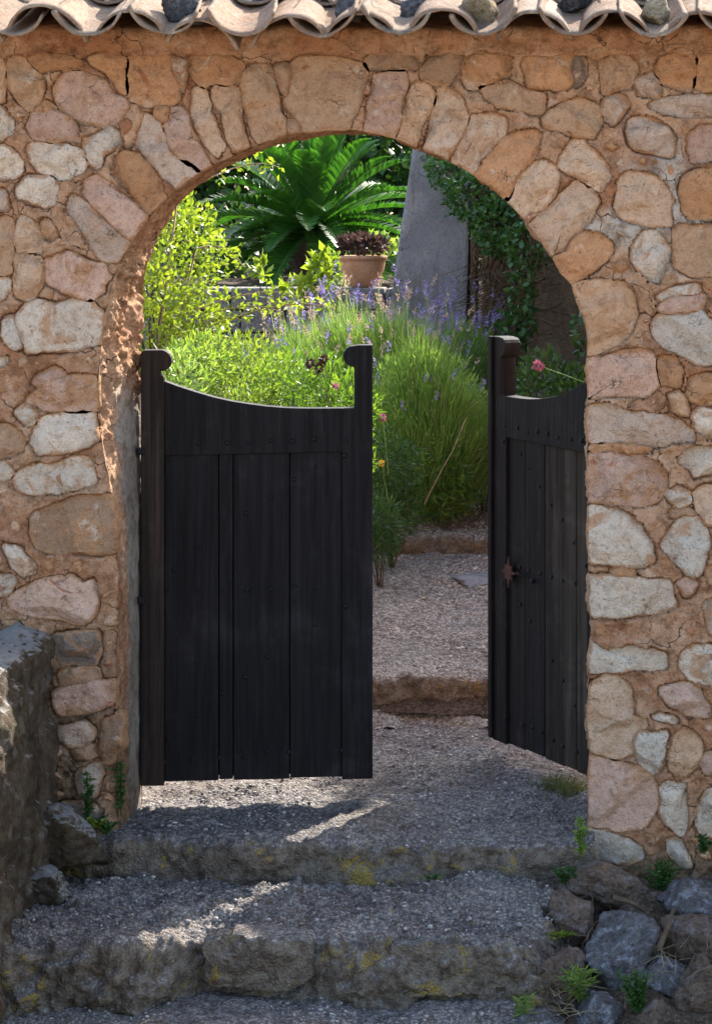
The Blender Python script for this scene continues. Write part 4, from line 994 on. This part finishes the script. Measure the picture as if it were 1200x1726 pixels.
# small flowers
def flower(label, head, foot, mat, r=.012, name='flower', droop=0):
    h = np.array(P(*head)); f = np.array(P(*foot)); t = thing(name, label, 'flower', tuple(f)); tt_ = np.linspace(0, 1, 9)[:, None]
    L_ = (h - f) * tt_ + np.array([[0, 0, droop]]) * (tt_ * (1 - tt_)); tubes('stem', [L_], [(.0022, .0014)], M['lav'], t, 5)
    d = norm(np.random.default_rng(int(head[0])).normal(0, 1, (60, 3))); leaves('petals', h - f + d * r * .4, d, r * .8, r * .6, M[mat], t, .2, .2)
flower('pink pincushion flower on a long stalk above the open gate leaf', (907, 616, 9.3), (1000, 650, 9.3), 'pink', .022)
flower('deep pink flower behind the left gate leaf', (566, 650, 9.6), (575, 760, 9.6), 'pink', .013)
flower('red pink flower in front of the lavender by the end post', (645, 704, 10.0), (655, 800, 10.0), 'pink', .016)
flower('yellow flower low beside the end post', (643, 781, 10.0), (655, 850, 10.0), 'yfl', .014)
for i, (x, y) in enumerate(((522, 612), (538, 620), (546, 606))): flower('dark dried seed head %s the left gate dip' % ('above', 'low above', 'highest above')[i], (x, y, 9.9), (x + 12, 740, 9.9), 'darkpl', .022, 'seed_head')
tubes_t = thing('dry_stalk', 'pale dry stalk leaning across the ferny bush toward the path', 'stalk', tuple(P(715, 850, 10.2))); f0 = np.array(P(715, 850, 10.2))
tubes('stem', [np.array([P(715, 850, 10.2), P(740, 800, 10.15), P(765, 755, 10.15), P(785, 705, 10.2)]) - f0], [(.003, .0015)], M['twig'], tubes_t, 5)

# stone terrace, pot, palm-like plant, pillar, garden wall
terr = thing('terrace_wall', 'low grey block wall holding up the terrace in the garden', 'wall', (-1.7, 14.1, .7))
for r_ in range(6):
    x = -3.6 + random.uniform(-.2, .0)
    while x < -.86:
        ww = random.uniform(.26, .46); e = min(x + ww, -.84)
        bev_box('block', x + .004 + 1.7, e - .004 + 1.7, random.uniform(-.135, -.115), .14, 1.33 - r_ * .133 - .7, 1.455 - r_ * .133 - .7 + random.uniform(-.004, .003), M['block'], terr, .012)
        x = e
pot = thing('plant_pot', 'round terracotta bowl standing on the terrace wall', 'pot', tuple(P(611, 486, 14.12)))
prof = [(.0, 0), (.055, 0), (.075, .02), (.105, .06), (.128, .11), (.135, .15), (.137, .17), (.146, .172), (.148, .192), (.138, .196), (.128, .185), (.12, .15), (0, .15)]
an = np.linspace(0, 2 * np.pi, 40, endpoint=False); PV = np.array([[(r * math.cos(a), r * math.sin(a), z) for r, z in prof] for a in an]).reshape(-1, 3)
obj('bowl', PV, grid_faces(40, len(prof), True), M['pot'], pot)
pp_ = P(611, 430, 14.12); foliage('pot_plant', 'dark purple leaved plant growing in the terracotta bowl', 'plant', [((pp_.x, pp_.y, pp_.z + .06), (.14, .13, .05))], 500, .05, .028, 'darkpl', 83, .5, 5, (.005, .002), (pp_.x, pp_.y, pp_.z - .03))
foliage('pot_plant', 'pale yellow green plant spilling behind the terracotta bowl', 'plant', [(W3(640, 415, 14.6), (.13, .12, .08)), (W3(560, 455, 14.5), (.09, .1, .12))], 320, .05, .03, 'weed', 84, .5, 5, (.005, .002), tuple(P(600, 490, 14.6)))
foliage('leafy_plant', 'light green broad leaved plant in front of the terrace wall', 'plant', [(W3(500, 490, 13.0), (.09, .1, .07)), (W3(545, 455, 13.1), (.08, .1, .10)), (W3(440, 455, 13.2), (.04, .05, .07))], 170, .07, .042, 'yel', 85, .5, 9, (.006, .003), (P(510, 480, 13.0).x, 13.0, .85), None, .3)

palm = thing('palm_plant', 'large dark green cycad with arching feathery fronds on a short trunk', 'palm', tuple(P(500, 480, 17.3)))
po = np.array(P(500, 480, 17.3)); crown = np.array(P(527, 392, 17.5)) - po
tubes('trunk', [np.array([(0, 0, -.3), (.02, .05, 0), tuple(crown * .5 + np.array([-.03, 0, 0])), tuple(crown - np.array([0, 0, .06]))])], [(.15, .11)], M['bark'], palm, 12)
g_ = np.random.default_rng(5); NLEAF = 64
for i in range(NLEAF):                              # arching fronds, each a rachis with two close rows of narrow leaflets
    f = i / NLEAF; az = i * 2.39996 + g_.normal(0, .12); el = math.radians(82 - 92 * f ** .9 + g_.normal(0, 5)); Ln = (.80 + .30 * math.sin(math.pi * min(1, f * .9 + .2))) * g_.uniform(.88, 1.1)
    m = 46; t_ = np.linspace(0.04, 1, m); d = np.array([math.cos(az) * math.cos(el), math.sin(az) * math.cos(el), math.sin(el)]); side = norm(np.cross(d, [0, 0, 1.])); up = np.cross(side, d)
    cl = d[None] * (t_ * Ln)[:, None] + np.array([[0, 0, -1.]]) * ((t_ ** 2.2) * Ln * (.22 + .22 * f))[:, None] + crown[None]
    tg_ = norm(np.gradient(cl, axis=0)); ll = (.15 * np.clip(np.sin(np.pi * np.clip(t_ * .88 + .1, 0, 1)) ** .7, .12, 1) * g_.uniform(.85, 1.15))[:, None]
    VV, FF, rib, n0 = [], [], [], 0
    for sg in (-1, 1):
        dl = norm(tg_ * .75 + side * sg * .8 + up * .42 + g_.normal(0, .05, (m, 3))); tip = cl + dl * ll; wd = tg_ * .0125
        mid = cl + dl * ll * .5 + up * .006
        VV.append(np.stack([cl - wd, cl + wd, mid + wd * 1.05, mid - wd * 1.05, tip], 1).reshape(-1, 3)); k = np.arange(m)[:, None] * 5 + n0
        FF += [k + np.array([[0, 1, 2]]), k + np.array([[0, 2, 3]]), k + np.array([[3, 2, 4]])]; rib += [0.] * (m * 5); n0 += m * 5
    rw = side[None] * (.011 * (1.1 - t_))[:, None]
    VV.append(np.stack([cl - rw + up * .004, cl + rw + up * .004], 1).reshape(-1, 3)); k = np.arange(m - 1)[:, None] * 2 + n0; FF += [k + np.array([[0, 1, 3]]), k + np.array([[0, 3, 2]])]; rib += [1.] * (m * 2)
    o = obj('frond', np.vstack(VV), np.vstack(FF), M['palm'], palm, False); attr(o, 'rib', rib)
pil = thing('pillar', 'leaning grey rendered pillar beside the garden wall', 'pillar', (-.67, 13.3, .5))
def pillar_pts(y, k):
    pts = [P(648, 640, 13.3), P(652, 560, 13.3), P(662, 480, 13.3), P(676, 380, 13.3), P(692, 275, 13.3), P(697, 235, 13.3), P(745, 228, 13.3), P(791, 236, 13.3), P(790, 420, 13.3), P(786, 540, 13.3), P(782, 640, 13.3)]
    return [(p.x + .67, p.z - .5) for p in pts]
pts_ = pillar_pts(0, 0); pts_[0] = (pts_[0][0], 0); pts_[-1] = (pts_[-1][0], 0)
prism('render_block', pts_, 0, .85, M['pillar'], pil, .02)
bev_box('timber_edge', pts_[7][0] + .003, pts_[7][0] + .035, .012, .5, 0, pts_[7][1] - .03, M['brownwall'], pil, .008)
gw = thing('garden_wall', 'shaded brown earth wall overgrown with creeper behind the open gate leaf', 'wall', (.3, 12.0, .3))
a_, b_ = np.array([1.15, 9.95]), np.array([-.42, 14.1]); nl_, nh_ = 150, 110; sl_ = np.linspace(0, 1, nl_); sh_ = np.linspace(-.2, 2.66, nh_)
dirw = norm(b_ - a_); nw = np.array([-dirw[1], dirw[0]]) * 1.0
if nw[1] > 0: nw = -nw
GV = np.zeros((nl_, nh_, 3)); GV[..., 0] = (a_[0] + (b_[0] - a_[0]) * sl_)[:, None]; GV[..., 1] = (a_[1] + (b_[1] - a_[1]) * sl_)[:, None]; GV[..., 2] = sh_[None]
q = GV.reshape(-1, 3); h = .06 * fbm(q, 2.5, 4, 111) + .015 * fbm(q, 14, 3, 112); GV = q + np.c_[nw[0] * h, nw[1] * h, 0 * h]
bk_ = GV.reshape(nl_, nh_, 3).copy(); top_ = bk_[:, -1].copy(); back = top_.copy(); back[:, :2] -= nw[None] * .35; low = back.copy(); low[:, 2] = -.2
GVV = np.concatenate([GV.reshape(nl_, nh_, 3), back[:, None], low[:, None]], 1)
obj('wall_face', GVV.reshape(-1, 3) - np.array([.3, 12.0, .3]), grid_faces(nl_, nh_ + 2), M['brownwall'], gw)
fr_pts = []
for k in np.linspace(0, 1, 26): fr_pts.append(((a_[0] + (b_[0] - a_[0]) * k + random.uniform(-.05, .1), a_[1] + (b_[1] - a_[1]) * k, 2.68 + random.uniform(-.06, .10)), (.17, .15, random.uniform(.07, .16))))
foliage('ivy', 'thick unseen ivy crest added along the brown wall top to dapple the landing', 'ivy', fr_pts, 5200, .05, .04, 'ivy', 190, .2, 8, (.006, .003), (.36, 12.0, 2.64), None, .4)  # out of view; this crest is added to break up sunlight on the landing
# creeper on pillar top and wall
g_ = np.random.default_rng(9)
foliage('ivy', 'green ivy trailing over the pillar top and down the wall', 'ivy', [(W3(755, 285, 13.0), (.13, .2, .10)), (W3(800, 330, 12.8), (.17, .2, .15)), (W3(850, 380, 12.6), (.2, .22, .16)), (W3(890, 410, 12.3), (.14, .16, .12)), (W3(800, 250, 13.4), (.4, .2, .16))], 5200, .034, .026, 'ivy', 131, -.2, 6, (.006, .003), tuple(P(810, 420, 12.9)), None, .55)
foliage('ivy', 'sparse light green creeper hanging lower on the brown wall', 'ivy', [(W3(880, 500, 12.2), (.07, .1, .26)), (W3(860, 560, 12.2), (.08, .1, .14)), (W3(985, 560, 11.4), (.06, .08, .14))], 420, .045, .034, 'ivy', 133, -.3, 5, (.004, .002), tuple(P(870, 620, 12.2)), None, .3)
ds_ = thing('dead_creeper', 'tangle of brown dead creeper stems between pillar and wall', 'creeper', tuple(P(840, 600, 12.5))); o_ = np.array(P(840, 600, 12.5)); ls = []
for i in range(150):
    x = g_.uniform(802, 905); y0 = g_.uniform(380, 450); y1 = y0 + g_.uniform(60, 200); d0 = 13.2 - (x - 800) / 105 * .95 + g_.uniform(-.12, .05)
    k = np.array([P(x + g_.normal(0, 9) * j, y0 + (y1 - y0) * j / 5, d0 - .01 * j) for j in range(6)]) - o_; ls.append(k)
tubes('stems', ls, [(.003, .0015)] * len(ls), M['dead'], ds_, 4)
foliage('shrub', 'dark green shrub behind the dip of the open gate leaf', 'shrub', [(W3(920, 660, 10.6), (.17, .2, .17)), (W3(975, 690, 10.5), (.14, .2, .2)), (W3(870, 690, 10.8), (.08, .12, .12)), (W3(930, 780, 10.6), (.2, .2, .25))], 4200, .04, .016, 'fern', 141, .4, 8, (.006, .003), (.05, 10.6, .45))
# back hedge and trees closing the garden
for i, (x, y, r, n, m, lab) in enumerate([(-4.6, 22.5, (1.7, 1.0, 1.7), 5000, 'hedge', 'dark tree mass behind the garden at far left'), (-2.7, 23.0, (1.5, 1.0, 1.8), 6500, 'hedge', 'dark tree crown directly behind the cycad'),
                                       (-1.0, 22.2, (1.3, 1.0, 1.7), 6000, 'hedge', 'dark tree crown behind the grey pillar'), (.9, 21.0, (1.4, 1.0, 1.7), 4500, 'ivy', 'dark tree crown behind the brown garden wall'),
                                       (-2.3, 18.6, (.9, .4, .5), 2200, 'hedge', 'low dark bushes under the cycad')]):
    z = 2.9 if i < 4 else 1.55
    foliage('tree' if i < 4 else 'bush', lab, 'tree' if i < 4 else 'bush', [((x, y, z), r), ((x + .5, y - .3, z - 1.1), (r[0], r[1] * .8, r[2] * .7))], n, .17 if i < 4 else .1, .085 if i < 4 else .05, m, 150 + i, .1, 9, (.06, .02), (x, y, 1.2), 'trees closing the garden' if i < 4 else None, .35)

# ------------------------------------------------------------------ weeds and dry grass round the gateway
def weed(label, px, py, d, hgt, n, L, Wd, mat, seed, spread=.03, name='weed', z=None):
    b = P(px, py, d); g_ = np.random.default_rng(seed); t = thing(name, label, 'weed', tuple(b), 'weeds round the gateway'); ls = []; pts = []; ds = []
    for i in range(max(2, n // 22)):
        e = np.array([g_.normal(0, spread), g_.normal(0, spread) * .6 - .01, hgt * g_.uniform(.6, 1.05)]); tt_ = np.linspace(0, 1, 7)[:, None]; m = np.array([e[0] * .2, e[1] * .2, e[2] * .6]); l_ = 2 * tt_ * (1 - tt_) * m + tt_ ** 2 * e; ls.append(l_)
        k = g_.uniform(.12, 1, 22); c = np.stack([np.interp(k, tt_[:, 0], l_[:, j]) for j in range(3)], 1); pts.append(c); ds.append(np.c_[g_.normal(0, 1, (22, 2)), np.full(22, .35)])
    tubes('stems', ls, [(.0018, .001)] * len(ls), M[mat], t, 4); leaves('leaves', np.vstack(pts), np.vstack(ds), L, Wd, M[mat], t, .2, .3); return t
weed('tall green weed on the left jamb foot', 150, 1392, 7.13, .16, 150, .022, .010, 'fern', 1, .012)
weed('faint green weed climbing the reveal near the gate', 205, 1375, 7.22, .17, 120, .02, .009, 'fern', 2, .015)
weed('small green weed in the crack left of the landing', 180, 1408, 7.08, .05, 110, .022, .011, 'fern', 3, .02)
weed('green weed at the right jamb foot on the landing edge', 978, 1450, 7.08, .12, 130, .022, .011, 'weed', 4, .012)
weed('bushy dark green weed below the landing at right', 952, 1492, 7.0, .055, 330, .02, .006, 'fern', 5, .028)
weed('dark leafy weed against the wall among right rocks', 1110, 1525, 7.06, .14, 420, .02, .009, 'fern', 6, .045)
weed('small dark weed in a stone joint near right edge', 1186, 1440, 7.12, .06, 150, .018, .010, 'fern', 7, .02)
weed('tiny dark weed at the middle of the landing riser', 730, 1492, 7.02, .035, 90, .016, .007, 'fern', 8, .012)
weed('green grass blades beside the big boulder', 975, 1690, 6.46, .1, 260, .035, .006, 'weed', 9, .035)
weed('dark green weed between the boulders at bottom right', 1075, 1715, 6.4, .12, 330, .022, .011, 'fern', 10, .03)
weed('yellow green moss tuft under the brown rock', 950, 1580, 6.74, .018, 260, .012, .005, 'yel', 11, .035)
weed('green grass tuft at the bottom by lowest tread', 883, 1722, 6.34, .07, 90, .04, .004, 'weed', 12, .012)
weed('pale yellow leaf weed in the left corner crack', 160, 1398, 7.1, .03, 50, .02, .014, 'yel', 13, .012)
tf = thing('grass_tuft', 'olive grass tuft at the foot of the open gate leaf', 'grass', tuple(P(945, 1338, 7.72))); g_ = np.random.default_rng(44); n = 900
b0 = g_.normal(0, 1, (n, 3)) * np.array([.035, .05, 0]); blades('blades', b0, np.c_[b0[:, :2] * 9, np.full(n, .8)] + g_.normal(0, .35, (n, 3)), g_.uniform(.03, .075, n), .0028, M['olive'], tf, .3)
n = 900; x = g_.uniform(-.02, .6, n); y = g_.uniform(6.2, 7.1, n); kx = sstep(-.1, .15, fbm(np.c_[x, y, 0 * x], 6, 3, 7)) > .5; x, y = x[kx], y[kx]; n = len(x)
dg = blades('dry_grass', np.c_[x, y, [bankz(a, b) + .01 for a, b in zip(x, y)]], np.c_[g_.normal(0, 1, (n, 2)), g_.uniform(.1, .9, n)], g_.uniform(.03, .09, n), .0018, M['straw'], None, .5)
tag(dg, 'dry straw coloured grass among the rocks on the right', 'grass', None, 'stuff')
for i, (a, b, lab) in enumerate([((1030, 1512, 6.8), (1085, 1535, 6.85), 'short brown stick lying on top of the boulder pile'), ((1052, 1700, 6.4), (1068, 1620, 6.45), 'thin upright brown stick at bottom of the boulder pile'), ((1110, 1600, 6.55), (1135, 1530, 6.6), 'orange brown bark piece between grey and brown rocks')]):
    o_ = np.array(P(*a)); e = np.array(P(*b)) - o_; r_ = (.009, .006) if i != 1 else (.005, .003)
    tag(tubes('stick', [np.array([e * 0, e * .5 + np.array([.004, 0, .006]), e])], [r_], M['bark'], None, 6), lab, 'stick').location = tuple(o_)
